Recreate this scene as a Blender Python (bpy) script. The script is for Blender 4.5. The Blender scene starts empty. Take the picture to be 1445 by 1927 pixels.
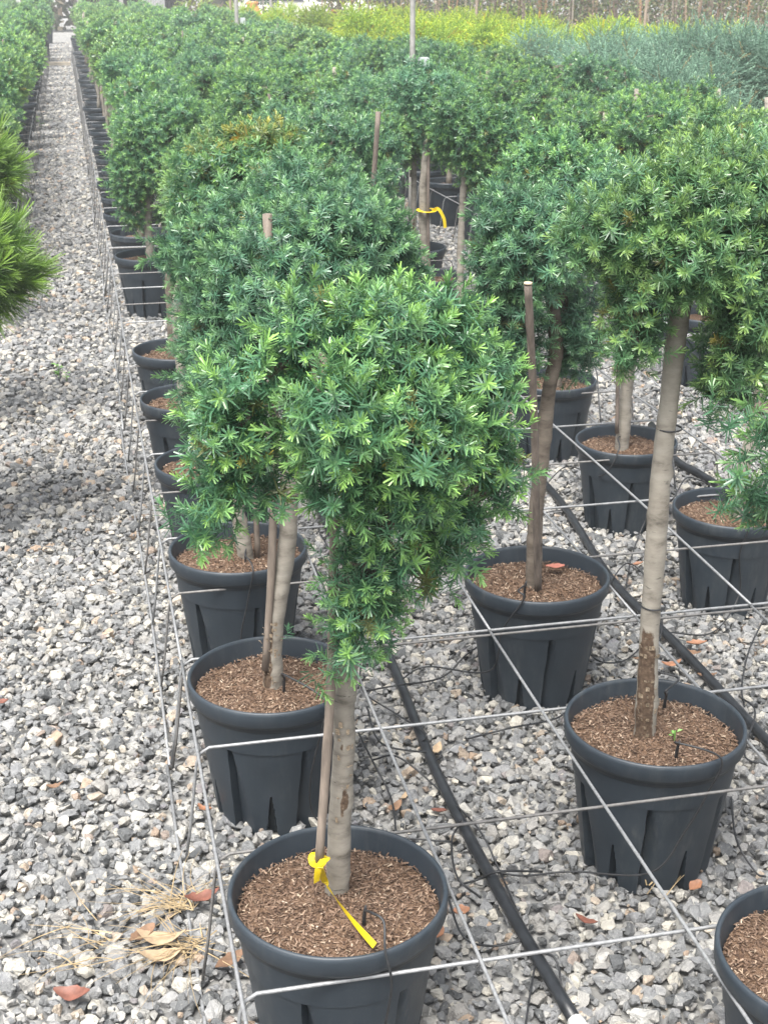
import bpy, bmesh, math, random
import numpy as np
from mathutils import Vector, Matrix, Quaternion

# ------------------------------------------------------------------ camera, world, sun, exposure
SC = bpy.context.scene
COL = SC.collection
PW, PH, FPX = 1445.0, 1927.0, 2600.0           # photograph size, focal length in its pixels
VX, HY, CAMH = 113.0, -46.0, 1.57              # vanishing point of the pot rows, camera height
PITCH = math.atan((PH / 2 - HY) / FPX)
YAW = math.atan((PW / 2 - VX) / math.hypot(FPX, PH / 2 - HY))
cam = bpy.data.cameras.new('camera')
cam.sensor_fit = 'VERTICAL'; cam.sensor_height = 36.0; cam.lens = FPX / PH * 36.0
cam.clip_start = 0.05; cam.clip_end = 1000
cam.dof.use_dof = True; cam.dof.focus_distance = 2.1; cam.dof.aperture_fstop = 26
camo = bpy.data.objects.new('camera', cam); COL.objects.link(camo)
camo.location = (0, 0, CAMH)
camo.rotation_euler = (math.pi / 2 - PITCH, 0, -YAW)
SC.camera = camo

SUN_EL, SUN_AZ = 66.0, 215.0                   # degrees; azimuth clockwise from +Y
w = bpy.data.worlds.new('World'); SC.world = w; w.use_nodes = True
wn = w.node_tree.nodes; wl = w.node_tree.links
for n in list(wn): wn.remove(n)
sky = wn.new('ShaderNodeTexSky'); sky.sky_type = 'NISHITA'; sky.sun_disc = False
sky.sun_elevation = math.radians(SUN_EL); sky.sun_rotation = math.radians(SUN_AZ)
sky.air_density = 1.0; sky.dust_density = 4.0; sky.ozone_density = 0.6
hsv = wn.new('ShaderNodeHueSaturation'); hsv.inputs['Saturation'].default_value = 0.35   # overcast: grey-white sky
bg = wn.new('ShaderNodeBackground'); bg.inputs['Strength'].default_value = 0.062
wo = wn.new('ShaderNodeOutputWorld')
wl.new(sky.outputs[0], hsv.inputs['Color']); wl.new(hsv.outputs[0], bg.inputs['Color']); wl.new(bg.outputs[0], wo.inputs['Surface'])
sl = bpy.data.lights.new('sun', 'SUN'); sl.energy = 1.5; sl.angle = math.radians(34); sl.color = (1.0, 0.97, 0.92)
so = bpy.data.objects.new('sun', sl); COL.objects.link(so)
so.rotation_euler = (math.radians(90 - SUN_EL), 0, math.radians(180 - SUN_AZ)); so.location = (0, 0, 20)
SC.view_settings.view_transform = 'Standard'; SC.view_settings.look = 'None'
SC.view_settings.exposure = 2.42; SC.view_settings.gamma = 1.0
SC.cycles.max_bounces = 6; SC.cycles.diffuse_bounces = 3; SC.cycles.glossy_bounces = 2
SC.cycles.transmission_bounces = 3; SC.cycles.transparent_max_bounces = 4
SC.cycles.use_denoising = True

# ------------------------------------------------------------------ pixel <-> place
_h = np.array([math.sin(YAW), math.cos(YAW), 0]); RIGHT = np.array([math.cos(YAW), -math.sin(YAW), 0])
FWD = _h * math.cos(PITCH) + np.array([0, 0, -math.sin(PITCH)]); UP = np.cross(RIGHT, FWD)
CP = np.array([0, 0, CAMH])
def ray(x, y): return FPX * FWD + (x - PW / 2) * RIGHT - (y - PH / 2) * UP
def at_z(x, y, z):                                     # pixel on a level at height z
    d = ray(x, y); return CP + d * ((z - CAMH) / d[2])
def at_y(x, y, Y):                                     # pixel at a row position Y
    d = ray(x, y); return CP + d * (Y / d[1])
def proj(p):
    v = np.asarray(p, float) - CP; dz = v @ FWD
    return PW / 2 + FPX * (v @ RIGHT) / dz, PH / 2 - FPX * (v @ UP) / dz, FPX / dz

rng = np.random.default_rng(7)
random.seed(11)

# ------------------------------------------------------------------ mesh helpers
def mesh_np(name, V, F, cols=None, smooth=False):
    """V (n,3), F list of faces or (m,k) array; cols (n,3) vertex colours"""
    me = bpy.data.meshes.new(name)
    V = np.asarray(V, np.float32)
    if isinstance(F, np.ndarray):
        m, k = F.shape
        me.vertices.add(len(V)); me.vertices.foreach_set('co', V.ravel())
        me.loops.add(m * k); me.loops.foreach_set('vertex_index', F.astype(np.int32).ravel())
        me.polygons.add(m)
        me.polygons.foreach_set('loop_start', np.arange(0, m * k, k, dtype=np.int32))
        me.polygons.foreach_set('loop_total', np.full(m, k, np.int32))
        me.update(calc_edges=True)
    else:
        me.from_pydata([tuple(v) for v in V.tolist()], [], F); me.update()
    if cols is not None:
        a = me.color_attributes.new('Col', 'FLOAT_COLOR', 'POINT')
        c = np.ones((len(V), 4), np.float32); c[:, :3] = cols
        a.data.foreach_set('color', c.ravel())
    if smooth:
        me.polygons.foreach_set('use_smooth', np.ones(len(me.polygons), bool))
    return me

def obj(name, me, mat=None, parent=None, loc=None, rot=None, scale=None):
    o = bpy.data.objects.new(name, me); COL.objects.link(o)
    if mat is not None and not me.materials: me.materials.append(mat)
    if parent is not None: o.parent = parent
    if loc is not None: o.location = loc
    if rot is not None: o.rotation_euler = rot
    if scale is not None: o.scale = scale if hasattr(scale, '__len__') else (scale,) * 3
    return o

def tag(o, label=None, cat=None, group=None, kind=None):
    if label: o['label'] = label
    if cat: o['category'] = cat
    if group: o['group'] = group
    if kind: o['kind'] = kind
    return o

def thing(name, loc, label, cat, group=None, rz=0.0):
    o = bpy.data.objects.new(name, None); COL.objects.link(o); o.location = loc; o.rotation_euler = (0, 0, rz)
    o.empty_display_size = 0.1
    return tag(o, label, cat, group)

def spline(P, n):
    """Catmull-Rom through points P (k,d) -> n samples"""
    P = np.asarray(P, float)
    if len(P) == 2:
        t = np.linspace(0, 1, n)[:, None]; return P[0] * (1 - t) + P[1] * t
    Q = np.vstack([2 * P[0] - P[1], P, 2 * P[-1] - P[-2]])
    out = []
    for s in np.linspace(0, len(P) - 1 - 1e-9, n):
        i = int(s); t = s - i
        a, b, c, d = Q[i:i + 4]
        out.append(.5 * (2 * b + (c - a) * t + (2 * a - 5 * b + 4 * c - d) * t * t + (3 * b - a - 3 * c + d) * t ** 3))
    return np.array(out)

def tube_geo(P, R, sides=8, cap=True, jitter=0.0):
    P = np.asarray(P, float); n = len(P); R = np.broadcast_to(np.asarray(R, float), (n,))
    T = np.gradient(P, axis=0); T /= np.linalg.norm(T, axis=1)[:, None] + 1e-12
    ref = np.array([0, 0, 1.]) if abs(T[0][2]) < .9 else np.array([1., 0, 0])
    V = []; N = np.cross(T[0], ref); N /= np.linalg.norm(N)
    ang = np.arange(sides) * 2 * math.pi / sides
    for i in range(n):
        N = N - T[i] * (N @ T[i]); N /= np.linalg.norm(N) + 1e-12
        B = np.cross(T[i], N)
        rr = R[i] * (1 + (jitter * rng.normal(size=sides) if jitter else 0))
        V.append(P[i] + np.outer(np.cos(ang) * rr, N) + np.outer(np.sin(ang) * rr, B))
    V = np.vstack(V); F = []
    for i in range(n - 1):
        for j in range(sides):
            k = (j + 1) % sides
            F.append([i * sides + j, i * sides + k, (i + 1) * sides + k, (i + 1) * sides + j])
    if cap:
        F.append(list(range(sides))[::-1]); F.append([(n - 1) * sides + j for j in range(sides)])
    return V, F

def tube(name, P, R, sides=8, jitter=0.0, smooth=True):
    V, F = tube_geo(P, R, sides, True, jitter)
    me = mesh_np(name, V, F)
    if smooth:
        for p in me.polygons: p.use_smooth = len(p.vertices) == 4
    return me

# ------------------------------------------------------------------ materials
def mat_new(name):
    m = bpy.data.materials.new(name); m.use_nodes = True
    nt = m.node_tree; b = nt.nodes['Principled BSDF']
    return m, nt, b
def N(nt, t, **kw):
    n = nt.nodes.new(t)
    for k, v in kw.items():
        if k in n.inputs: n.inputs[k].default_value = v
        else: setattr(n, k, v)
    return n
def ramp(nt, src, stops, interp='LINEAR'):
    r = nt.nodes.new('ShaderNodeValToRGB'); r.color_ramp.interpolation = interp
    el = r.color_ramp.elements
    while len(el) < len(stops): el.new(0.5)
    for e, (p, c) in zip(el, stops): e.position = p; e.color = (*c, 1)
    nt.links.new(src, r.inputs[0]); return r.outputs[0]
def noise(nt, scale, detail=4, rough=.55, vec=None, mapping=None, coord='Object'):
    tc = nt.nodes.new('ShaderNodeTexCoord'); src = tc.outputs[coord]
    if mapping is not None:
        mp = nt.nodes.new('ShaderNodeMapping'); mp.inputs['Scale'].default_value = mapping
        nt.links.new(src, mp.inputs[0]); src = mp.outputs[0]
    n = N(nt, 'ShaderNodeTexNoise', Scale=scale, Detail=detail, Roughness=rough)
    nt.links.new(src, n.inputs['Vector']); return n.outputs['Fac']
def mixc(nt, fac, a, b, mode='MIX'):
    m = nt.nodes.new('ShaderNodeMix'); m.data_type = 'RGBA'; m.blend_type = mode
    for s, v in ((m.inputs[0], fac), (m.inputs[6], a), (m.inputs[7], b)):
        if isinstance(v, (int, float)): s.default_value = v
        elif isinstance(v, tuple): s.default_value = (*v, 1)
        else: nt.links.new(v, s)
    return m.outputs[2]
def bump(nt, b, h, strength=.3, dist=.002):
    n = N(nt, 'ShaderNodeBump', Strength=strength, Distance=dist)
    nt.links.new(h, n.inputs['Height']); nt.links.new(n.outputs[0], b.inputs['Normal'])
def rand(nt): return nt.nodes.new('ShaderNodeObjectInfo').outputs['Random']

def simple(name, col, rough=.6, metal=0.0, var=.25, scale=40, bmp=.15, mapping=None, spec=.5):
    m, nt, b = mat_new(name)
    f = noise(nt, scale, 5, .6, mapping=mapping)
    lo = tuple(c * (1 - var) for c in col); hi = tuple(min(1, c * (1 + var)) for c in col)
    nt.links.new(ramp(nt, f, [(.3, lo), (.7, hi)]), b.inputs['Base Color'])
    b.inputs['Roughness'].default_value = rough; b.inputs['Metallic'].default_value = metal
    b.inputs['Specular IOR Level'].default_value = spec
    bump(nt, b, f, bmp)
    return m

def foliage_mat(name, trans=.3, rough=.42, vary=.12, sat=1.0):
    m, nt, b = mat_new(name)
    at = nt.nodes.new('ShaderNodeVertexColor'); at.layer_name = 'Col'
    hs = nt.nodes.new('ShaderNodeHueSaturation')
    mr = N(nt, 'ShaderNodeMapRange'); nt.links.new(rand(nt), mr.inputs[0])
    mr.inputs[3].default_value = 1 - vary; mr.inputs[4].default_value = 1 + vary
    nt.links.new(mr.outputs[0], hs.inputs['Value']); hs.inputs['Saturation'].default_value = sat
    nt.links.new(at.outputs[0], hs.inputs['Color'])
    nt.links.new(hs.outputs[0], b.inputs['Base Color'])
    b.inputs['Roughness'].default_value = rough; b.inputs['Specular IOR Level'].default_value = .62
    tr = nt.nodes.new('ShaderNodeBsdfTranslucent'); nt.links.new(hs.outputs[0], tr.inputs[0])
    mx = nt.nodes.new('ShaderNodeMixShader'); mx.inputs[0].default_value = trans
    out = nt.nodes['Material Output']
    nt.links.new(b.outputs[0], mx.inputs[1]); nt.links.new(tr.outputs[0], mx.inputs[2]); nt.links.new(mx.outputs[0], out.inputs[0])
    return m

M = {}
M['yew'] = foliage_mat('yew_needles', .26, .34, .14, 1.12)
M['juniper'] = foliage_mat('juniper_needles', .2, .6, .24, 1.08)
M['pine'] = foliage_mat('pine_needles', .25, .45)
M['leafy'] = foliage_mat('broad_leaves', .25, .5)
# dark blue-grey nursery pot plastic
m, nt, b = mat_new('pot_plastic'); M['pot'] = m
f1 = noise(nt, 9, 5, .6); f2 = noise(nt, 60, 4, .7, mapping=(1, 1, .25))
c = ramp(nt, f1, [(.3, (.017, .0245, .033)), (.7, (.025, .035, .046))])
f4 = noise(nt, 7, 5, .7, mapping=(1, 1, .5)); f5 = noise(nt, 160, 3, .6)
sc_m = ramp(nt, f4, [(.48, (.05, .05, .05)), (.68, (.55, .55, .55))]); sp_m = ramp(nt, f5, [(.66, (0, 0, 0)), (.74, (.5, .5, .5))])
dust = mixc(nt, .3, mixc(nt, 1.0, ramp(nt, f2, [(.45, (.1, .1, .1)), (.75, (.9, .9, .9))]), sc_m, 'MULTIPLY'), sp_m, 'ADD')
nt.links.new(mixc(nt, dust, c, (.11, .115, .11)), b.inputs['Base Color'])
nt.links.new(ramp(nt, f1, [(.3, (.42,) * 3), (.7, (.56,) * 3)]), b.inputs['Roughness'])
bump(nt, b, f2, .08, .001)
M['potdirt'] = simple('dried_mud', (.30, .25, .17), .9, var=.3, scale=60)
# soil and mulch
m, nt, b = mat_new('soil'); M['soil'] = m
f1 = noise(nt, 220, 6, .75); f2 = noise(nt, 14, 3, .5)
c1 = ramp(nt, f1, [(.30, (.045, .026, .017)), (.48, (.125, .077, .05)), (.60, (.21, .14, .095)), (.72, (.34, .25, .18))])
nt.links.new(mixc(nt, .45, c1, ramp(nt, f2, [(.35, (.55,) * 3), (.7, (1.0,) * 3)]), 'MULTIPLY'), b.inputs['Base Color'])
b.inputs['Roughness'].default_value = .95; b.inputs['Specular IOR Level'].default_value = .15
bump(nt, b, f1, .9, .004)
m, nt, b = mat_new('mulch_chips'); M['mulch'] = m
at = nt.nodes.new('ShaderNodeVertexColor'); at.layer_name = 'Col'
nt.links.new(at.outputs[0], b.inputs['Base Color']); b.inputs['Roughness'].default_value = .9; b.inputs['Specular IOR Level'].default_value = .2
# bark
def bark(name, pale, mid, dark, peel=(.075, .040, .020)):
    m, nt, b = mat_new(name)
    f1 = noise(nt, 18, 6, .65, mapping=(1.0, 1.0, 2.6)); f2 = noise(nt, 9, 4, .6); f3 = noise(nt, 60, 3, .6, mapping=(.6, .6, 3))
    c = ramp(nt, f1, [(.28, dark), (.45, mid), (.7, pale)])
    c = mixc(nt, .5, c, ramp(nt, f2, [(.3, (.62, .58, .54)), (.7, (1, 1, 1))]), 'MULTIPLY')
    len_ = ramp(nt, f3, [(.66, (0, 0, 0)), (.72, (.8, .8, .8))])
    c = mixc(nt, len_, c, tuple(x * .35 for x in mid))
    at = nt.nodes.new('ShaderNodeVertexColor'); at.layer_name = 'Col'
    pm = nt.nodes.new('ShaderNodeMath'); pm.operation = 'ADD'
    nt.links.new(at.outputs[0], pm.inputs[0]); nt.links.new(noise(nt, 70, 5, .7, mapping=(1, 1, .7)), pm.inputs[1])
    pk = ramp(nt, noise(nt, 130, 3, .6), [(.35, (.05, .032, .021)), (.6, (.105, .072, .049)), (.75, (.24, .185, .135))])
    c = mixc(nt, ramp(nt, pm.outputs[0], [(.86, (0, 0, 0)), (.98, (1, 1, 1))]), c, pk)
    nt.links.new(c, b.inputs['Base Color']); b.inputs['Roughness'].default_value = .85; b.inputs['Specular IOR Level'].default_value = .25
    bump(nt, b, f3, .35, .0015); return m
M['bark'] = bark('pale_bark', (.31, .29, .25), (.235, .215, .183), (.11, .098, .082))
M['bark_dark'] = bark('dark_bark', (.20, .17, .14), (.125, .105, .085), (.05, .04, .033))
M['flake'] = simple('bark_flake', (.30, .235, .165), .6, var=.6, scale=300)
M['stake'] = simple('bamboo', (.16, .13, .105), .75, var=.45, scale=22, mapping=(3, 3, .6), bmp=.4)
M['stake_old'] = simple('weathered_bamboo', (.12, .097, .08), .8, var=.6, scale=22, mapping=(3, 3, .5), bmp=.4)
M['cut'] = simple('cut_wood', (.55, .44, .30), .8, var=.2, scale=120)
# steel, hose
M['wire'] = simple('galvanised_wire', (.25, .255, .26), .55, .4, .25, 120, .2)
M['wire_old'] = simple('weathered_wire', (.155, .15, .145), .65, .3, .3, 120, .2)
M['hose'] = simple('polythene_hose', (.016, .018, .021), .38, 0, .4, 30, .1)
M['tube'] = simple('drip_tube_plastic', (.017, .018, .020), .55, 0, .4, 60, .05)
M['cap'] = simple('white_plastic', (.75, .75, .72), .5, 0, .1)
M['tape'] = simple('yellow_tape', (.60, .44, .008), .5, 0, .08, 90, .1)
# ground, gravel
m, nt, b = mat_new('ground_grit'); M['ground'] = m
f1 = noise(nt, 55, 6, .7, coord='Object'); f2 = noise(nt, 1.3, 4, .6, coord='Object')
vor = N(nt, 'ShaderNodeTexVoronoi', Scale=38.0); tc = nt.nodes.new('ShaderNodeTexCoord'); nt.links.new(tc.outputs['Object'], vor.inputs['Vector'])
cell = ramp(nt, vor.outputs['Color'], [(.1, (.12, .12, .12)), (.5, (.24, .24, .235)), (.9, (.42, .41, .38))])
c = mixc(nt, .5, cell, ramp(nt, f1, [(.3, (.4, .4, .4)), (.7, (1, 1, 1))]), 'MULTIPLY')
c = mixc(nt, ramp(nt, f2, [(.5, (0, 0, 0)), (.75, (.35, .35, .35))]), c, (.10, .09, .055))
nt.links.new(c, b.inputs['Base Color']); b.inputs['Roughness'].default_value = .95
bump(nt, b, vor.outputs['Distance'], .6, .01)
m, nt, b = mat_new('limestone_gravel'); M['stone'] = m
r = rand(nt)
c = ramp(nt, r, [(0, (.10, .105, .11)), (.14, (.17, .175, .18)), (.28, (.25, .255, .26)), (.42, (.22, .225, .235)), (.56, (.33, .33, .33)),
                 (.68, (.29, .28, .265)), (.78, (.42, .415, .40)), (.86, (.43, .41, .365)), (.93, (.52, .495, .44)), (.97, (.36, .27, .20)), (1.0, (.20, .20, .22))])
f1 = noise(nt, 1.6, 6, .65); f2 = noise(nt, 5.0, 4, .6, mapping=(1, 3, 1))
c = mixc(nt, .75, c, ramp(nt, f1, [(.3, (.55, .55, .56)), (.62, (1.05, 1.04, 1.0))]), 'MULTIPLY')
c = mixc(nt, ramp(nt, f2, [(.62, (0, 0, 0)), (.72, (.5, .5, .5))]), c, (.50, .48, .43))
nt.links.new(c, b.inputs['Base Color']); b.inputs['Roughness'].default_value = .8; b.inputs['Specular IOR Level'].default_value = .3
bump(nt, b, f1, .5, .1)
M['straw'] = simple('dry_grass', (.30, .225, .125), .8, 0, .4, 30, .05)
M['deadleaf_red'] = simple('dead_leaf_red', (.16, .062, .042), .6, 0, .4, 45, .3)
M['deadleaf_orange'] = simple('dead_leaf_orange', (.26, .125, .070), .6, 0, .35, 45, .3)
M['deadleaf_brown'] = simple('dead_leaf_brown', (.17, .10, .06), .75, 0, .4, 45, .3)
M['deadleaf_tan'] = simple('dead_leaf_tan', (.34, .25, .16), .75, 0, .3, 45, .3)
M['pinkleaf'] = simple('dead_leaf_pink', (.38, .14, .10), .6, 0, .25, 60, .2)
M['weed'] = simple('seedling_leaf', (.13, .27, .06), .5, 0, .3, 40, .1)
M['metalgrey'] = simple('grey_metal_post', (.34, .33, .31), .6, .2, .2, 30, .1)
M['boxgrey'] = simple('grey_box', (.42, .45, .46), .6, 0, .1, 30)
M['timber'] = simple('old_timber', (.42, .37, .30), .85, 0, .3, 20, .3, mapping=(.4, 3, 3))
M['earth'] = simple('brown_earth', (.20, .15, .11), .95, 0, .4, 3, .4)
M['white_paint'] = simple('white_car_paint', (.78, .77, .73), .3, 0, .04, 4, 0)
M['glass'] = simple('dark_window_glass', (.03, .035, .045), .1, 0, .1, 4, 0)
M['rubber'] = simple('tyre_rubber', (.02, .02, .02), .8, 0, .2, 30)
M['terracotta'] = simple('orange_clay', (.58, .20, .09), .7, 0, .15, 10)
M['corrugated'] = simple('grey_corrugated_sheet', (.42, .42, .42), .5, .2, .15, 12)
M['darkwood'] = simple('dark_post', (.06, .055, .05), .8, 0, .3, 20)
M['post'] = simple('pale_wood_post', (.27, .21, .16), .85, 0, .3, 16, .3, mapping=(3, 3, .4))
M['red_light'] = simple('red_lens', (.4, .02, .02), .25, 0, .1)

# ------------------------------------------------------------------ ground and gravel
g = obj('ground', mesh_np('ground', [(-300, -60, 0), (300, -60, 0), (300, 500, 0), (-300, 500, 0)], [[0, 1, 2, 3]]), M['ground'], loc=(0, 0, -.006))
tag(g, 'grey gritty ground under the gravel and pots', None, None, 'structure')
# far bare earth where the wooded strip stands
e = obj('earth_strip', mesh_np('earth_strip', [(3.0, 24.5, 0), (40, 17.0, 0), (60, 60, 0), (6, 60, 0)], [[0, 1, 2, 3]]), M['earth'], loc=(0, 0, .002))
tag(e, 'brown earth strip under the wooded edge', None, None, 'structure')

# pots first as data (gravel keeps clear of them)
BED_P, BED_W, CELL = 2.14, 1.62, .324
BEDX = {b: .155 + BED_P * (b - 1) for b in range(0, 5)}     # left rail of each bed; bed 1 is right of the path
POTS = []                                                 # (x, y, scale)
NEAR = {}                                                 # near trees placed one by one from their pot rims
def near(key, px, py, s=1.0):
    p = at_z(px, py, .30 * s); NEAR[key] = (p[0], p[1], s); POTS.append(NEAR[key])
near('P0', 636, 1668); near('P1', 512, 1265); near('P2', 448, 1027); near('P3', 402, 866); near('P4', 360, 745); near('P5', 335, 655); near('P6', 280, 478)
near('C', 1572, 1790); near('B', 1232, 1354); near('A', 1010, 1077)
near('E', 1376, 953, .92); near('D', 1178, 826, .92); near('F', 1040, 712, .91)
near('G', 865, 582, .97); near('H', 812, 517, .97)
GRID = []                                                 # generic trees (x, y, bed, row)
def grid_rows():
    for b, rows in BEDX.items():
        for r in range(3):
            x = BEDX[b] + .162 + r * .648
            if b == 0: y0 = 7.9
            elif b == 1: y0 = (7.5, 4.78, 6.75)[r]
            elif b == 2: y0 = (5.1, 4.3, 3.9)[r]
            else: y0 = 5.0
            y = y0; k = 0
            while y < (34 if b < 2 else 26):
                sp = .66 if y < 13 else (.85 if y < 20 else 1.25)
                GRID.append((x + rng.normal(0, .02), y + rng.normal(0, .03), b, r, k)); y += sp; k += 1
grid_rows()
def species(x, y):
    if x > 2.75 and y > 13.2 + .5 * math.sin(x * 3): return 'gold'
    if x > 3.5 and y > 5.4: return 'blue'
    return 'yew'
KEEP = []
for (x, y, b, r, k) in GRID:
    px, py, s = proj((x, y, 1.0))
    if px < -.38 * s - 20 or px > 1465 + .38 * s or py < -60: continue
    KEEP.append((x, y, b, r, k, species(x, y)))
for (x, y, b, r, k, sp) in KEEP:
    if y < 12: POTS.append((x, y, 1.0))
PA = np.array(POTS)

def rock_meshes(n):
    out = []
    for i in range(n):
        bm = bmesh.new()
        el = np.array([1, random.uniform(.68, .95), random.uniform(.5, .75)])
        pts = rng.normal(size=(random.choice((11, 13, 15, 18)), 3)); pts /= np.linalg.norm(pts, axis=1)[:, None]
        pts *= el * rng.uniform(.85, 1.08, (len(pts), 1)) * .5
        for p in pts: bm.verts.new(p)
        r = bmesh.ops.convex_hull(bm, input=bm.verts)
        bmesh.ops.delete(bm, geom=[v for v in bm.verts if not v.link_faces], context='VERTS')
        bmesh.ops.bevel(bm, geom=list(bm.edges), offset=.045, segments=1, affect='EDGES', clamp_overlap=True)
        me = bpy.data.meshes.new('gravel_stone'); bm.to_mesh(me); bm.free(); me.materials.append(M['stone'])
        out.append(me)
    return out
rocks = bpy.data.collections.new('gravel_stones')            # sources for the instances, not linked to the scene
for i, me in enumerate(rock_meshes(18)):
    o = bpy.data.objects.new('gravel_stone', me); rocks.objects.link(o)

def gravel_points():
    out = []
    def patch(x0, x1, y0, y1, sp, k):
        xs = np.arange(x0, x1, sp); ys = np.arange(y0, y1, sp)
        X, Y = np.meshgrid(xs, ys); X = X + (np.arange(len(ys)) % 2)[:, None] * sp / 2
        P = np.stack([X.ravel(), Y.ravel()], 1) + rng.uniform(-.42, .42, (X.size, 2)) * sp
        out.append(np.column_stack([P, np.full(len(P), k)]))
    yb = [1.15, 2, 3, 4, 5, 6, 7, 8, 9.5]
    for a, c in zip(yb[:-1], yb[1:]):
        xl = max(-.75, -.10 * c - .35); xr = .56 * c + .45 + (.7 if c <= 4 else 0)
        patch(xl, xr, a, c, .0205 if c < 5 else .023, 1.0 if c < 5 else 1.12)
    patch(-.8, .7, 9.5, 16, .026, 1.25); patch(1.5, 2.7, 9.5, 14, .028, 1.3)
    patch(-.75, .6, 16, 37, .036, 1.65)
    for a, c in zip(yb[:4], yb[1:5]): patch(max(-.75, -.10 * c - .35), .56 * c + .45, a, c, .024, .42)
    A = np.vstack(out)
    px = np.array([proj((x, y, 0))[:2] for x, y, _ in A[:, :3]]) if False else None
    v = np.column_stack([A[:, 0], A[:, 1], np.full(len(A), -CAMH)]); dz = v @ FWD
    sx = PW / 2 + FPX * (v @ RIGHT) / dz
    keep = (sx > -330) & (sx < 2150)
    for x, y, s in PA:
        if y < 9.5: keep &= (A[:, 0] - x) ** 2 + (A[:, 1] - y) ** 2 > (.105 * s) ** 2
    return A[keep]
A = gravel_points(); n = len(A)
me = bpy.data.meshes.new('gravel'); me.vertices.add(n)
z = rng.uniform(-.002, .009, n) + np.where(A[:, 2] < .5, .006, 0) + .004 * np.sin(A[:, 0] * 7 + 1) * np.sin(A[:, 1] * 5)
me.vertices.foreach_set('co', np.column_stack([A[:, 0], A[:, 1], z + .003]).astype(np.float32).ravel())
sz = np.clip(rng.lognormal(0, .33, n), .5, 1.9) * .0275 * A[:, 2]
def fattr(name, typ, data):
    a = me.attributes.new(name, typ, 'POINT'); a.data.foreach_set('vector' if typ == 'FLOAT_VECTOR' else 'value', data.ravel())
fattr('st_rot', 'FLOAT_VECTOR', np.column_stack([rng.normal(0, .45, n), rng.normal(0, .45, n), rng.uniform(0, 6.283, n)]).astype(np.float32))
fattr('st_scale', 'FLOAT_VECTOR', np.column_stack([sz, sz, sz * rng.uniform(.85, 1.15, n)]).astype(np.float32))
fattr('st_idx', 'INT', rng.integers(0, 18, n).astype(np.int32))
gv = obj('gravel', me); me.materials.append(M['stone'])
tag(gv, 'grey and cream crushed limestone gravel covering the path and beds', 'gravel', None, 'stuff')
ng = bpy.data.node_groups.new('gravel_scatter', 'GeometryNodeTree')
ng.interface.new_socket('Geometry', in_out='INPUT', socket_type='NodeSocketGeometry')
ng.interface.new_socket('Geometry', in_out='OUTPUT', socket_type='NodeSocketGeometry')
gi = ng.nodes.new('NodeGroupInput'); go = ng.nodes.new('NodeGroupOutput')
iop = ng.nodes.new('GeometryNodeInstanceOnPoints'); ci = ng.nodes.new('GeometryNodeCollectionInfo')
ci.inputs['Collection'].default_value = rocks; ci.inputs['Separate Children'].default_value = True; ci.inputs['Reset Children'].default_value = True
def na(name, typ):
    q = ng.nodes.new('GeometryNodeInputNamedAttribute'); q.data_type = typ; q.inputs['Name'].default_value = name
    return q.outputs[0]
e2r = ng.nodes.new('FunctionNodeEulerToRotation')
ng.links.new(na('st_rot', 'FLOAT_VECTOR'), e2r.inputs[0])
ng.links.new(gi.outputs[0], iop.inputs['Points']); ng.links.new(ci.outputs[0], iop.inputs['Instance'])
iop.inputs['Pick Instance'].default_value = True
ng.links.new(na('st_idx', 'INT'), iop.inputs['Instance Index']); ng.links.new(e2r.outputs[0], iop.inputs['Rotation'])
ng.links.new(na('st_scale', 'FLOAT_VECTOR'), iop.inputs['Scale']); ng.links.new(iop.outputs[0], go.inputs[0])
md = gv.modifiers.new('scatter', 'NODES'); md.node_group = ng

# ------------------------------------------------------------------ pot, soil
def pot_mesh():
    S = 420; th = np.arange(S) * 2 * math.pi / S
    R0, R1, Hh = .118, .152, .300            # bottom radius, radius under the rim, height
    V = []; F = []
    def ringr(z, r): V.append(np.column_stack([np.cos(th) * r, np.sin(th) * r, np.full(S, z)]))
    zs = [0.0, .012, .03, .05, .07, .085, .10, .125, .15, .175, .20, .222, .235, .245]
    for z in zs:
        r = np.full(S, R0 + (R1 - R0) * z / .262)
        for k in range(6):
            a = th - (k * math.pi / 3 + .18); a = (a + math.pi) % (2 * math.pi) - math.pi
            hw = .33 * max(0, (.235 - z)) / .235          # tall flute, widening downwards
            if hw > 0:
                t = (a + hw * .25) / (hw * 1.25)
                mask = (t > 0) & (t < 1)
                r = np.where(mask, r - .019 * (1 - t) * min(1, (.24 - z) / .06), r)
            a2 = th - (k * math.pi / 3 + .18 + math.pi / 6 + .05); a2 = (a2 + math.pi) % (2 * math.pi) - math.pi
            hw2 = .085 * max(0, (.088 - z)) / .088
            if hw2 > 0: r = np.where(np.abs(a2) < hw2 + .008, r - .020, r)
        ringr(z, r)
    for z, r in [(.252, .1515), (.2525, .1545), (.262, .1555), (.2625, .1590), (.270, .1640), (.292, .1650), (.2975, .1640), (.300, .1610),
                 (.2985, .1580), (.293, .1565), (.25, .152), (.20, .146)]:
        ringr(z, np.full(S, r))
    nR = len(V); V = np.vstack(V)
    for i in range(nR - 1):
        a = np.arange(S); bq = (a + 1) % S
        F += np.column_stack([i * S + a, i * S + bq, (i + 1) * S + bq, (i + 1) * S + a]).tolist()
    F.append(list(range(S))[::-1])
    me = mesh_np('pot', V, F)
    for p in me.polygons: p.use_smooth = p.index >= S * (len(zs) + 0)
    me.materials.append(M['pot']); return me
POT = pot_mesh()
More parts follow.
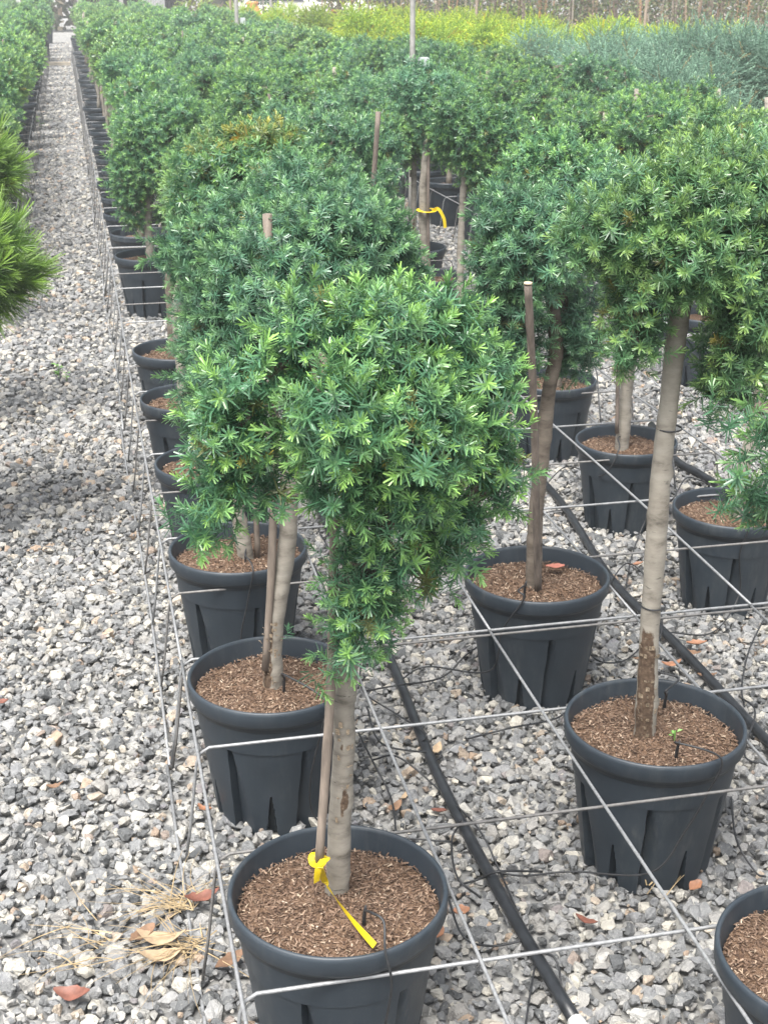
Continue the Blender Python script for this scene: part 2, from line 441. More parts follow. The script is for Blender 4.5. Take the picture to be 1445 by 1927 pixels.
def pot_low():
    S = 28; th = np.arange(S) * 2 * math.pi / S; V = []; F = []
    pr_ = [(0, .118), (.24, .150), (.252, .1515), (.2625, .159), (.27, .164), (.292, .165), (.30, .161), (.293, .1565), (.22, .148)]
    for z, r in pr_:
        rr = np.where((np.arange(S) % 7 == 2) & (z < .25), r - .01, r)
        V.append(np.column_stack([np.cos(th) * rr, np.sin(th) * rr, np.full(S, z)]))
    for i in range(len(pr_) - 1):
        a = np.arange(S); q = (a + 1) % S
        F += np.column_stack([i * S + a, i * S + q, (i + 1) * S + q, (i + 1) * S + a]).tolist()
    F.append(list(range(S))[::-1]); me = mesh_np('pot', np.vstack(V), F); me.materials.append(M['pot']); return me
POT_LOW = pot_low()
def soil_h(x, y): return .262 + .006 * np.sin(x * 31 + 1) * np.sin(y * 27) + .012 * np.exp(-(x ** 2 + y ** 2) / .0025)
def soil_mesh(nr=14, S=44):
    V = [(0, 0, float(soil_h(0, 0)))]; F = []
    for i in range(1, nr + 1):
        r = .1535 * i / nr
        for j in range(S):
            a = 2 * math.pi * j / S; x, y = r * math.cos(a), r * math.sin(a)
            V.append((x, y, float(soil_h(x, y)) + random.uniform(-.0025, .0025) - (.006 if i == nr else 0)))
    for j in range(S): F.append([0, 1 + j, 1 + (j + 1) % S])
    for i in range(nr - 1):
        for j in range(S):
            k = (j + 1) % S; F.append([1 + i * S + j, 1 + (i + 1) * S + j, 1 + (i + 1) * S + k, 1 + i * S + k])
    me = mesh_np('soil', V, F, smooth=True); me.materials.append(M['soil']); return me
SOIL = soil_mesh(); SOIL_LOW = soil_mesh(2, 14)
def mulch_mesh(n=5200):
    r = .152 * np.sqrt(rng.uniform(0, 1, n)); a = rng.uniform(0, 6.283, n); x, y = r * np.cos(a), r * np.sin(a)
    z = soil_h(x, y) + rng.uniform(-.001, .003, n)
    d = rng.uniform(0, 6.283, n); tilt = rng.normal(0, .35, n)
    L = rng.uniform(.0018, .005, n); Wd = rng.uniform(.0007, .0016, n)
    ux = np.column_stack([np.cos(d) * np.cos(tilt), np.sin(d) * np.cos(tilt), np.sin(tilt)]) * L[:, None]
    vx = np.column_stack([-np.sin(d), np.cos(d), rng.normal(0, .4, n)]) * Wd[:, None]
    c = np.column_stack([x, y, z])
    V = np.stack([c - ux - vx, c + ux - vx * .5, c + ux + vx * .5, c - ux + vx], 1).reshape(-1, 3)
    pal = np.array([(.068, .043, .031), (.130, .086, .062), (.19, .130, .095), (.27, .195, .145), (.38, .30, .225), (.50, .41, .33)])
    ci_ = rng.choice(6, n, p=[.20, .28, .27, .18, .06, .01]); cols = np.repeat(pal[ci_] * np.array([.80, .78, .76]) * rng.uniform(.8, 1.2, (n, 1)), 4, 0)
    me = mesh_np('mulch', V, np.arange(n * 4).reshape(-1, 4), cols); me.materials.append(M['mulch']); return me
MULCH = [mulch_mesh() for _ in range(2)]

# ------------------------------------------------------------------ foliage
def sprig_geo(nn=30, L=.048, nl=.021, wd=.0033, a0=78, a1=22, curl=.12, seed=0, short_tip=.6):
    """one leafy shoot along +Z: V (4*nn,3), g (4*nn) newness 0..1"""
    r = np.random.default_rng(seed); V = []; G = []
    for i in range(nn):
        t = (i + .5) / nn; ph = i * 2.39996 + r.normal(0, .25)
        an = math.radians(a0 + (a1 - a0) * t ** 1.3 + r.normal(0, 8)); ln = nl * (1 - (1 - short_tip) * t ** 2) * r.uniform(.82, 1.12)
        out = np.array([math.cos(ph), math.sin(ph), 0]); ax = np.array([0, 0, 1.])
        d = out * math.sin(an) + ax * math.cos(an)
        side = np.cross(d, ax); side /= np.linalg.norm(side) + 1e-9
        upv = np.cross(side, d); tw = r.normal(0, .35); side = side * math.cos(tw) + upv * math.sin(tw)
        b = ax * (t * L)
        tip = b + d * ln - upv * ln * curl * r.uniform(-.5, 1)
        V += [b - side * wd * .42, b + side * wd * .42, tip + side * wd * .26, tip - side * wd * .26]
        gg = np.clip((t - .30) / .70, 0, 1) ** 1.2
        G += [gg * .75, gg * .75, gg, gg]
    return np.array(V), np.array(G)
SPR_HI = [sprig_geo(int(34 + 3 * (i % 4)), .025 + .005 * (i % 4), .0158, .0025, 102, 24, seed=i, short_tip=.62) for i in range(10)]
SPR_MID = [sprig_geo(20, .030 + .004 * (i % 3), .0190, .0042, 98, 24, seed=20 + i) for i in range(8)]
SPR_LOW = [sprig_geo(12, .036, .0235, .0078, 95, 24, seed=40 + i) for i in range(6)]
SPR_BLUE = [sprig_geo(32, .125, .0140, .0050, 46, 18, seed=60 + i) for i in range(6)]
SPR_GOLD = [sprig_geo(20, .11, .0165, .0080, 52, 20, seed=80 + i) for i in range(6)]
SPR_PINE = [sprig_geo(44, .05, .046, .0022, 62, 8, .05, seed=100 + i, short_tip=1.0) for i in range(6)]

def lobes_points(lobes, spacing, per, seed, reach=.11, updir=.28, fill=.25):
    """clumps of shoots over a set of ellipsoids -> positions (tip), directions, outwardness"""
    r = np.random.default_rng(seed); P = []; D = []; O = []
    Ls = [(np.array(l[:3]), np.array(l[3:6])) for l in lobes]
    for li, (c, e) in enumerate(Ls):
        area = 4 * math.pi * (((e[0] * e[1]) ** 1.6 + (e[0] * e[2]) ** 1.6 + (e[1] * e[2]) ** 1.6) / 3) ** (1 / 1.6)
        k = max(1, int(area / spacing ** 2))
        for j in range(k):
            ph = (j * 2.39996 + r.normal(0, .25)); zz = 1 - 2 * (j + .5) / k; q = math.sqrt(max(0, 1 - zz * zz))
            u = np.array([q * math.cos(ph), q * math.sin(ph), zz]) + r.normal(0, .12, 3); u /= np.linalg.norm(u)
            p = c + u * e * r.uniform(.84, 1.13)
            inside = False
            for lj, (c2, e2) in enumerate(Ls):
                if lj != li and np.sum(((p - c2) / e2) ** 2) < .62: inside = True; break
            if inside: continue
            nrm = u / e; nrm /= np.linalg.norm(nrm)
            ax = nrm + np.array([0, 0, updir]) + r.normal(0, .25, 3); ax /= np.linalg.norm(ax)
            m_ = max(2, int(r.normal(per, per * .2)))
            for s in range(m_):
                t = s / m_
                pr_ = r.normal(size=3); pr_ -= ax * (pr_ @ ax); pr_ /= np.linalg.norm(pr_) + 1e-9
                if s == 0: d = ax; base = p
                else:
                    d = ax * r.uniform(.35, .9) + pr_ * r.uniform(.6, 1.0); d /= np.linalg.norm(d)
                    base = p - ax * reach * t + pr_ * r.uniform(.010, .034)
                P.append(base); D.append(d); O.append(1 - t)
        for j in range(int(k * fill * per * .4)):          # inner shoots that close the crown
            u = r.normal(size=3); u /= np.linalg.norm(u)
            P.append(c + u * e * r.uniform(.35, .75)); D.append(u); O.append(0.0)
    return np.array(P), np.array(D), np.array(O)

def frames(D, r):
    Z = D; ref = r.normal(size=D.shape); X = np.cross(ref, Z); X /= np.linalg.norm(X, axis=1)[:, None] + 1e-9
    Y = np.cross(Z, X); return np.stack([X, Y, Z], 2)

def shade(G, fresh, old, new, r, var=.16):
    """real needle colours: old dark needles, pale-green new growth"""
    g = np.clip(G * fresh, 0, 1)[:, None]
    return np.asarray(old) * (1 - g) + np.asarray(new) * g

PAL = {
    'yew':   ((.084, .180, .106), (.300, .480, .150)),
    'cool':  ((.088, .184, .120), (.260, .430, .185)),
    'olive': ((.086, .174, .092), (.330, .470, .155)),
    'rusty': ((.105, .165, .065), (.450, .430, .130)),
    'blue':  ((.125, .220, .160), (.290, .450, .315)),
    'gold':  ((.190, .300, .050), (.560, .640, .085)),
    'pine':  ((.060, .130, .030), (.240, .390, .060)),
}
def assemble(P, D, O, sprigs, seed, old, new, fresh=1.0, size=1.0, zlight=None):
    r = np.random.default_rng(seed); n = len(P); R = frames(D, r)
    idx = r.integers(0, len(sprigs), n); sc = size * np.clip(r.lognormal(0, .2, n), .6, 1.45)
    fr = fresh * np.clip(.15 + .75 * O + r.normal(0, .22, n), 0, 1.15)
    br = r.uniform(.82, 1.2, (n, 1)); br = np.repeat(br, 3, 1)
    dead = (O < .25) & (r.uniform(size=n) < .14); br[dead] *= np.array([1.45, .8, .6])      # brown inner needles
    V = []; C = []
    for k in range(len(sprigs)):
        sel = np.where(idx == k)[0]
        if not len(sel): continue
        sv, sg = sprigs[k]
        vv = np.einsum('nij,mj->nmi', R[sel] * sc[sel][:, None, None], sv) + P[sel][:, None, :]
        g = np.clip(sg[None, :] * fr[sel][:, None], 0, 1)[..., None]
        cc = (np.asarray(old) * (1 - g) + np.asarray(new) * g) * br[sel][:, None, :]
        V.append(vv.reshape(-1, 3)); C.append(cc.reshape(-1, 3))
    V = np.vstack(V); C = np.vstack(C)
    return V, np.arange(len(V)).reshape(-1, 4), C

def limbs_geo(lobes, stem, seed, r0=.0055):
    r = np.random.default_rng(seed); V = []; F = []; off = 0; S_ = np.atleast_2d(np.array(stem, float))
    if len(S_) > 1: S_ = spline(S_, 40)
    for l in lobes:
        c = np.array(l[:3]); e = np.array(l[3:6])
        if e[0] < .028 and len(S_) > 1: continue
        base = S_[-1] if len(S_) > 1 else S_[0]               # low lobes hang from the nearest higher lobe, the top ones from the stem
        hi_ = [np.array(q[:3]) for q in lobes if q[2] > c[2] + .02]
        if hi_:
            nb = min(hi_, key=lambda q: np.linalg.norm(q - c))
            if np.linalg.norm(nb - c) < np.linalg.norm(base - c): base = nb
        for k in range(3):
            u = r.normal(size=3); u /= np.linalg.norm(u); end = c + u * e * .7
            mid = (base * .5 + c * .5) + r.normal(0, .008, 3)
            pts = spline([base, mid, c + u * e * .2, end], 7)
            v, f = tube_geo(pts, np.linspace(r0, r0 * .3, 7), 5)
            V.append(v); F += [[i + off for i in q] for q in f]; off += len(v)
    return np.vstack(V), F

# generic crowns shared by the trees further back
def generic_lobes(seed, R=.172):
    r = np.random.default_rng(seed); L = [(0, 0, .92, R * .66, R * .66, R * .55)]
    n_ = 15
    for k in range(n_):
        zz = .95 - 1.55 * (k + .5) / n_; q = math.sqrt(1 - zz * zz) if abs(zz) < 1 else 0; a = k * 2.4 + r.uniform(-.3, .3); d = R * r.uniform(.85, 1.18)
        rr = R * r.uniform(.28, .44)
        L.append((d * q * math.cos(a), d * q * math.sin(a), .93 + d * zz * .85 - r.uniform(0, .03), rr, rr, rr * r.uniform(.75, 1.1)))
    return L
def crown_mesh(lobes, sprigs, spacing, per, seed, pal, fresh=1.0, size=1.0, mat='yew', **kw):
    P, D, O = lobes_points(lobes, spacing, per, seed, **kw)
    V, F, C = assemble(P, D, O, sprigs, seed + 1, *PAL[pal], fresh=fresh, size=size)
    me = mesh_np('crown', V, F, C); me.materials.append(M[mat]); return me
def branch_mesh(lobes, base, seed, mat='bark_dark', r0=.0055):
    V, F = limbs_geo(lobes, base, seed, r0); me = mesh_np('branches', V, F); me.materials.append(M[mat]); return me
CR_MID = []; CR_LOW = []; BR = []
for i in range(7):
    lb = generic_lobes(300 + i); pal = ('yew', 'cool', 'yew', 'olive', 'yew', 'cool', 'yew')[i]
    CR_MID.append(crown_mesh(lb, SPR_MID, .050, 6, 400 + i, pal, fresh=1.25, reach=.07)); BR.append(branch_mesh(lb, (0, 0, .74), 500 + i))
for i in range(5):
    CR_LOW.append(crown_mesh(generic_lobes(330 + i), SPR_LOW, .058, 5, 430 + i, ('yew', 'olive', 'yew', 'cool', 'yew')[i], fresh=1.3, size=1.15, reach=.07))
def juniper_lobes(seed, R, zc, flat):
    r = np.random.default_rng(seed); L = [(0, 0, zc, R * .8, R * .8, R * flat)]
    for k in range(7):
        a = k * .9 + r.uniform(-.4, .4); d = R * r.uniform(.5, .9)
        L.append((d * math.cos(a), d * math.sin(a), zc + r.uniform(-.1, .12), R * .5, R * .5, R * flat * r.uniform(.5, .9)))
    return L
CR_BLUE = [crown_mesh(juniper_lobes(600 + i, .26, .74, .66), SPR_BLUE, .085, 6, 620 + i, 'blue', mat='juniper', reach=.16, updir=.15) for i in range(4)]
CR_GOLD = [crown_mesh(juniper_lobes(640 + i, .25, .66, .62), SPR_GOLD, .085, 6, 660 + i, 'gold', mat='juniper', reach=.16, updir=.3) for i in range(4)]

# ------------------------------------------------------------------ trunks and stakes
def trunk_mesh(P, r0, r1, peel=None, sides=16, n=64, mat='bark', wob=.0014):
    pts = spline(P, n); pts[:, :2] += np.cumsum(rng.normal(0, wob, (n, 2)), 0) * .4
    R = .93 * np.linspace(r0, r1, n) * (1 + .05 * np.sin(np.linspace(0, 19, n)) + rng.normal(0, .018, n)); R[0] *= 1.22; R[1] *= 1.1
    V, F = tube_geo(pts, R, sides, True, .012)
    ax_ = np.repeat(pts, sides, 0)
    for _k in range(7 if n > 20 else 0):                    # knots and pruning scars
        i_ = rng.integers(3, n - 3); j_ = rng.integers(0, sides); c_ = V[i_ * sides + j_]
        w_ = np.exp(-(np.linalg.norm(V - c_, axis=1) / rng.uniform(.006, .012)) ** 2)[:, None]; V = V + (V - ax_) * w_ * rng.uniform(.12, .32)
    C = np.zeros((len(V), 3))
    if peel:
        t = np.repeat(np.linspace(0, 1, n), sides); a = np.tile(np.arange(sides) / sides * 2 * math.pi, n)
        for t0, t1, a0, wd in peel:
            da = np.abs((a - a0 + math.pi) % (2 * math.pi) - math.pi); C = np.maximum(C, (np.clip((wd - da) / (wd * .5), 0, 1) * np.clip((t - t0 + .02) / .03, 0, 1) * np.clip((t1 - t) / .06, 0, 1))[:, None])
    me = mesh_np('trunk', V, F, C, smooth=True); me.materials.append(M[mat]); return me
TR_GEN = [trunk_mesh([(0, 0, .255), (random.uniform(-.015, .015), random.uniform(-.015, .015), .55), (random.uniform(-.02, .02), random.uniform(-.02, .02), .95)], .0185, .013,
                     sides=9, n=10, peel=[(0, .4, 2.6, .5)]) for _ in range(4)]
def stake_mesh(P, r=.007, n=16, mat='stake'):
    pts = spline(P, n); R = np.full(n, r); R[::5] *= 1.12
    me = tube('stake', pts, R, 8, .03); me.materials.append(M[mat]); return me
ST_GEN = [stake_mesh([(.03, -.02, .26), (.035, -.015, .8), (.04 + .02 * i, -.02, 1.0 + .05 * i)], .0062, 8, 'stake_old') for i in range(3)]

# ------------------------------------------------------------------ near trees
YG = 'yew standards in pots'
def px_lobes(base, Y, spec):
    """lobes given as (x px, y px, rx px, ry px, depth shift m) at the tree's own distance -> local ellipsoids"""
    out = []
    for x, y, rx, ry, dy in spec:
        p = at_y(x, y, Y + dy); s = proj(p)[2]
        out.append((p[0] - base[0], p[1] - base[1], p[2], rx / s, min(max(rx, ry * .8) / s, .17), ry / s / math.cos(.3)))
    return out
def px_path(base, Y, pts):
    return [tuple(at_y(x, y, Y + (q[0] if q else 0)) - np.array([base[0], base[1], 0])) for x, y, *q in pts]

def potted(key, label, hi=True):
    x, y, s = NEAR[key] if isinstance(key, str) else key
    t = thing('potted_yew_tree', (x, y, 0), label, 'potted tree', YG)
    rz = random.uniform(0, 6.28)
    obj('pot', POT, None, t, rot=(0, 0, rz), scale=s)
    sl_ = obj('soil', SOIL, None, t, rot=(0, 0, rz), scale=(s * .99, s * .99, s))
    if hi: tag(obj('mulch', random.choice(MULCH), None, sl_, loc=(0, 0, .001)), kind='stuff')
    return t, x, y, s

def crown_near(t, base, lobes, pal, seed, fresh=1.0, sprigs=SPR_HI, spacing=.060, per=10, parts=0, size=1.0, trunk_top=None, **kw):
    P, D, O = lobes_points(lobes, spacing, per, seed, **kw)
    old, new = PAL[pal]
    pick = np.zeros(len(P), bool)
    if parts:
        world = P + np.array([base[0], base[1], 0]); toc = CP - world; dist = np.linalg.norm(toc, axis=1)
        face = np.einsum('ij,ij->i', D, toc) / dist
        v = world - CP; dz = v @ FWD; sx = PW / 2 + FPX * (v @ RIGHT) / dz; sy = PH / 2 - FPX * (v @ UP) / dz
        score = O + .6 * face - .9 * dist - 9.0 * ((sx < 5) | (sx > 1440) | (sy < 0))
        pick[np.argsort(-score)[:parts]] = True
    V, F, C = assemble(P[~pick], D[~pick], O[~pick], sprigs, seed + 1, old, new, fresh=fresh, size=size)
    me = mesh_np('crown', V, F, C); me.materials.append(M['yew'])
    cr = tag(obj('crown', me, None, t), kind='stuff')
    if parts:                                              # the shoots that show largest are pieces of their own
        r = np.random.default_rng(seed + 5); lib = []
        for k in range(len(sprigs)):
            for fr in (.55, .8, 1.05):
                sv, sg = sprigs[k]; br = r.uniform(.9, 1.15)
                m2 = mesh_np('sprig', sv, np.arange(len(sv)).reshape(-1, 4), shade(sg, fr * fresh, np.array(old) * br, np.array(new) * br, r)); m2.materials.append(M['yew']); lib.append(m2)
        ii = np.where(pick)[0]; R = frames(D[ii], r)
        for j, i in enumerate(ii):
            o = obj('sprig', lib[r.integers(0, len(lib))], None, cr)
            sc = size * min(1.45, max(.65, r.lognormal(0, .18)))
            o.matrix_local = Matrix.Translation(Vector(P[i])) @ Matrix(R[j].tolist()).to_4x4() @ Matrix.Scale(sc, 4)
    if trunk_top is not None: obj('branches', branch_mesh(lobes, trunk_top, seed + 9), None, cr)
    return cr

def flakes(t, path, r, t0, t1, a0, n, seed):
    rr = np.random.default_rng(seed); pts = spline(path, 60); V = []; F = []
    for k in range(n):
        q = pts[int(rr.uniform(t0, t1) * 59)]; a = a0 + rr.normal(0, .5); R = r * 1.02
        o = np.array([math.cos(a), math.sin(a), 0]); s = np.array([-math.sin(a), math.cos(a), 0]); u = np.array([0, 0, 1.])
        w_, h_ = rr.uniform(.001, .0035), rr.uniform(.0015, .0055); lift = rr.uniform(.001, .005)
        b = len(V); c = q + o * R
        V += [c - s * w_ - u * h_, c + s * w_ - u * h_, c + s * w_ + u * h_ + o * lift, c - s * w_ + u * h_ + o * lift * .6, c + u * h_ * 1.4 + o * lift * 1.6]
        F += [[b, b + 1, b + 2, b + 3], [b + 3, b + 2, b + 4]]
    me = mesh_np('peeling_bark', V, F); me.materials.append(M['flake']); return tag(obj('peeling_bark', me, None, t), kind='stuff')

def tree(key, label, lobes_px, path_px, pal='yew', seed=1, r=(.019, .015), bark_='bark', parts=0, fresh=1.0, sprigs=SPR_HI, spacing=.060, per=10, size=1.0, peel=None, top=None, **kw):
    t, x, y, s = potted(key, label)
    lb = px_lobes((x, y), y, lobes_px); P = px_path((x, y), y, path_px)
    P[0] = (P[0][0], P[0][1], .25 * s)
    obj('trunk', trunk_mesh(P, r[0], r[1], peel, mat=bark_), None, t)
    crown_near(t, (x, y), lb, pal, seed, fresh, sprigs, spacing, per, parts, size, trunk_top=P[-2:], **kw)
    return t, x, y, s, P

# P0, the front tree
t0, x0, y0, s0, path0 = tree('P0', 'nearest potted yew standard with bright tipped crown and a yellow tape at its stem',
    [(690, 740, 165, 150, 0), (580, 640, 62, 72, -.02), (720, 610, 80, 52, .05), (820, 640, 80, 70, .03), (895, 760, 55, 100, 0), (935, 890, 36, 50, 0), (455, 740, 62, 58, -.02), (420, 830, 46, 64, -.04), (392, 955, 28, 50, -.04),
     (480, 880, 30, 60, -.02), (640, 800, 70, 75, -.12), (640, 900, 50, 55, -.10), (790, 830, 95, 80, -.10), (750, 930, 85, 60, -.06), (850, 970, 52, 55, -.02), (690, 1060, 58, 50, -.05), (800, 1050, 42, 36, 0), (690, 1140, 55, 40, -.04), (650, 1195, 34, 20, -.03), (612, 1222, 9, 6, -.03)],
    [(632, 1660, .035), (645, 1400, .025), (655, 1220, .02), (672, 1000), (690, 800)], 'yew', 21, (.0185, .0165), peel=[(.15, .21, 3.3, .34), (.25, .29, 2.6, .3), (.10, .13, 2.5, .3)], parts=300, fresh=1.05, spacing=.0375, per=7, reach=.07)
obj('stake', stake_mesh(px_path((x0, y0), y0, [(600, 1630, -.01), (622, 1300), (630, 960)]), .0068), None, t0)
flakes(t0, path0, .0185, .12, .32, -1.4, 16, 5)

# P1, second along the path edge
t1, x1, y1, s1, path1 = tree('P1', 'second yew standard along the path edge, stem with peeling golden bark',
    [(560, 560, 165, 140, 0), (700, 500, 80, 85, .03), (640, 430, 105, 65, .03), (440, 610, 80, 90, 0), (400, 740, 55, 110, 0), (760, 520, 36, 42, .02)],
    [(513, 1285), (515, 1180), (540, 1000), (545, 880), (560, 650)], 'cool', 33, (.020, .0165), fresh=1.0, parts=150, spacing=.039, per=7, reach=.08, peel=[(.04, .30, 2.2, .75)])
obj('stake', stake_mesh(px_path((x1, y1), y1, [(500, 1260, -.01), (512, 1050, -.01), (516, 800, -.02), (503, 403, -.03)]), .0075, mat='stake'), None, t1)
flakes(t1, path1, .020, .06, .28, -2.0, 34, 6)

# P2 .. P6 along the path edge
t2, x2, y2, s2, _ = tree('P2', 'third yew standard along the path edge, above the hollowed soil',
    [(480, 470, 120, 105, 0), (610, 420, 115, 85, .03), (350, 470, 48, 45, 0), (390, 590, 55, 70, 0), (560, 360, 90, 55, .05)],
    [(465, 1055), (448, 930), (455, 700), (500, 480)], 'cool', 45, (.020, .016), fresh=.95, spacing=.041, per=7, reach=.08, sprigs=SPR_HI)
obj('stake', stake_mesh(px_path((x2, y2), y2, [(485, 1050), (480, 800), (503, 402)]), .007), None, t2)
tree('P3', 'fourth yew standard along the path edge, crown with yellowish orange top growth',
    [(450, 380, 100, 90, 0), (380, 360, 55, 70, 0), (500, 310, 80, 50, .03)], [(402, 870), (405, 640), (440, 400)], 'yew', 57, fresh=.95, spacing=.048, per=7, reach=.07, sprigs=SPR_MID)
x3, y3, s3 = NEAR['P3']; t3 = [o for o in bpy.data.objects if o.get('label', '').startswith('fourth yew standard along the path edge')][0]
crown_near(t3, (x3, y3), px_lobes((x3, y3), y3, [(495, 268, 60, 22, .05), (420, 290, 40, 22, .05)]), 'rusty', 58, 1.0, SPR_MID, .048, 6, reach=.05)
o4 = tree('P4', 'fifth yew standard along the path edge, tall bare stem behind mulch filled pot',
    [(425, 330, 75, 70, 0), (375, 370, 50, 70, 0), (440, 280, 55, 40, 0)], [(348, 752), (337, 560), (400, 370)], 'olive', 61, (.019, .016), fresh=.8, spacing=.048, per=7, reach=.07, sprigs=SPR_MID)[0]
o5 = tree('P5', 'sixth yew standard along the path edge, last pot before the gap in the row',
    [(385, 330, 70, 70, 0), (345, 380, 32, 60, 0)], [(326, 662), (322, 500), (360, 360)], 'olive', 67, (.019, .016), bark_='bark_dark', fresh=.8, spacing=.048, per=7, reach=.07, sprigs=SPR_MID)[0]
tree('P6', 'yew standard with straight pale stem standing just beyond the gap at the path edge',
    [(300, 280, 78, 78, 0), (245, 330, 38, 55, 0), (365, 330, 50, 70, 0), (260, 260, 45, 45, 0), (330, 220, 50, 35, 0), (250, 400, 22, 30, 0), (335, 400, 35, 30, 0)],
    [(283, 482), (279, 390), (300, 300)], 'yew', 71, (.021, .018), fresh=.9, spacing=.048, per=7, reach=.07, sprigs=SPR_MID)

# B, A, C in the second row
tb, xb, yb_, sb, pathb = tree('B', 'large yew on the right, long pale leaning stem peeling dark at its base',
    [(1320, 410, 120, 95, .02), (1190, 440, 88, 70, 0), (1110, 440, 45, 38, 0), (1380, 340, 95, 55, .05), (1240, 390, 75, 70, 0), (1205, 560, 42, 75, -.02), (1190, 640, 34, 42, -.03),
     (1440, 420, 110, 110, .03), (1400, 540, 75, 85, -.05), (1375, 670, 42, 85, -.04), (1500, 560, 90, 130, 0), (1290, 500, 60, 45, -.08)],
    [(1213, 1375), (1225, 1180), (1250, 880), (1288, 580), (1310, 450)], 'olive', 83, (.0205, .0165), fresh=.85, parts=260, spacing=.038, per=7, reach=.08, peel=[(0.0, .27, 2.5, 1.2)])
flakes(tb, pathb, .021, .01, .25, -1.9, 40, 8)
for fpos in (.30, .56):
    pb = spline(pathb, 60)[int(fpos * 59)]; ring = [(pb[0] + .021 * math.cos(a), pb[1] + .021 * math.sin(a), pb[2]) for a in np.linspace(0, 6.2, 20)]
    obj('tie', tube('tie', ring, .0017, 5), M['tube'], tb)
ta, xa, ya, sa, _ = tree('A', 'yew standard with dark stem and long weathered cane standing above it in second row',
    [(1000, 470, 98, 85, 0), (925, 505, 34, 36, 0), (960, 620, 60, 85, 0), (1075, 620, 34, 85, .04), (960, 400, 60, 45, .04), (1060, 420, 60, 60, .02), (905, 610, 34, 50, 0)],
    [(1003, 1105), (1010, 950), (1030, 760), (1046, 640), (1030, 500)], 'cool', 91, (.0195, .015), bark_='bark_dark', fresh=.85, parts=160, spacing=.040, per=7, reach=.08)
st = obj('stake', stake_mesh(px_path((xa, ya), ya, [(1012, 1120, -.03), (1005, 800, -.10), (993, 536, -.16)]), .0082, 24, 'stake_old'), None, ta)
tp = px_path((xa, ya), ya, [(993, 535, -.16)])[0]
obj('cut_end', tube('cut_end', [tp, (tp[0], tp[1], tp[2] + .004)], .0084, 10), M['cut'], st)
tc_, xc, yc, sc_, _ = tree('C', 'yew in the pot cut off by the bottom right picture corner',
    [(1690, 690, 190, 150, .05), (1500, 800, 70, 85, 0), (1440, 850, 40, 38, -.02), (1420, 955, 34, 26, -.02), (1500, 930, 70, 45, 0), (1600, 850, 120, 120, 0), (1425, 770, 24, 34, 0)],
    [(1580, 1790), (1600, 1400), (1650, 1000), (1690, 700)], 'yew', 101, fresh=1.1, parts=0, spacing=.052, per=7, reach=.08)
# third row
td = tree('D', 'yew standard in third row with slim stake beside pale stem, wire crossing its pot',
    [(1200, 400, 100, 85, 0), (1195, 590, 36, 75, 0), (1140, 450, 50, 70, 0), (1260, 430, 60, 70, 0)], [(1172, 808), (1182, 660), (1195, 430)], 'cool', 111, (.0215, .018), fresh=.9, spacing=.048, per=7, reach=.07, sprigs=SPR_MID)
obj('stake', stake_mesh(px_path(td[1:3], td[2], [(1160, 815, -.02), (1163, 650, -.02), (1168, 520, 0)]), .006, mat='stake_old'), None, td[0])
te = tree('E', 'yew standard in third row by the right edge, crooked stem above a wide pot',
    [(1420, 380, 105, 90, 0), (1470, 500, 70, 110, 0), (1380, 330, 70, 60, 0)], [(1388, 945), (1400, 880), (1430, 760), (1445, 560), (1430, 420)], 'cool', 121, (.020, .017), fresh=.85, spacing=.048, per=7, reach=.07, sprigs=SPR_MID)
tree('F', 'yew standard in third row hidden behind the cane, pot partly covered by hanging foliage',
    [(1045, 340, 85, 70, 0), (980, 350, 50, 50, 0), (1110, 340, 55, 60, 0), (1040, 290, 60, 40, .03)], [(1046, 715), (1048, 600), (1045, 350)], 'yew', 131, (.020, .017), bark_='bark_dark', fresh=.85, spacing=.048, per=7, reach=.07, sprigs=SPR_MID)
tree('G', 'yew standard in third row with slender stem rising clear over pale gravel',
    [(885, 250, 62, 55, 0), (940, 270, 45, 60, 0), (850, 220, 40, 45, 0), (905, 310, 45, 45, 0)], [(866, 590), (869, 440), (880, 260)], 'yew', 141, (.0165, .013), fresh=.9, spacing=.048, per=7, reach=.07, sprigs=SPR_MID)
th_ = tree('H', 'yew standard in third row with yellow tape tied halfway up its stem and stake',
    [(830, 195, 55, 50, 0), (790, 170, 45, 45, .05), (815, 240, 30, 35, 0)], [(806, 525), (795, 395), (806, 240)], 'cool', 151, (.022, .019), fresh=.7, spacing=.048, per=7, reach=.07, sprigs=SPR_MID)
obj('stake', stake_mesh(px_path(th_[1:3], th_[2], [(808, 520, -.03), (805, 395, -.03), (808, 190, 0)]), .007, mat='stake_old'), None, th_[0])

def ribbon(name, P, w_, up, mat, n=24, twist=0.0):
    pts = spline(P, n); T = np.gradient(pts, axis=0); T /= np.linalg.norm(T, axis=1)[:, None]
    V = []; 
    for i in range(n):
        s = np.cross(T[i], np.asarray(up, float)); s /= np.linalg.norm(s) + 1e-9
        b_ = np.cross(s, T[i]); a = twist * i / n; s = s * math.cos(a) + b_ * math.sin(a)
        V += [pts[i] - s * w_ / 2, pts[i] + s * w_ / 2, pts[i] + s * w_ / 2 + b_ * .0006, pts[i] - s * w_ / 2 + b_ * .0006]
    F = []
    for i in range(n - 1):
        for j in range(4):
            k = (j + 1) % 4; F.append([4 * i + j, 4 * i + k, 4 * i + 4 + k, 4 * i + 4 + j])
    F += [[0, 1, 2, 3], [4 * n - 4, 4 * n - 3, 4 * n - 2, 4 * n - 1]]
    me = mesh_np(name, V, F); me.materials.append(mat); return me
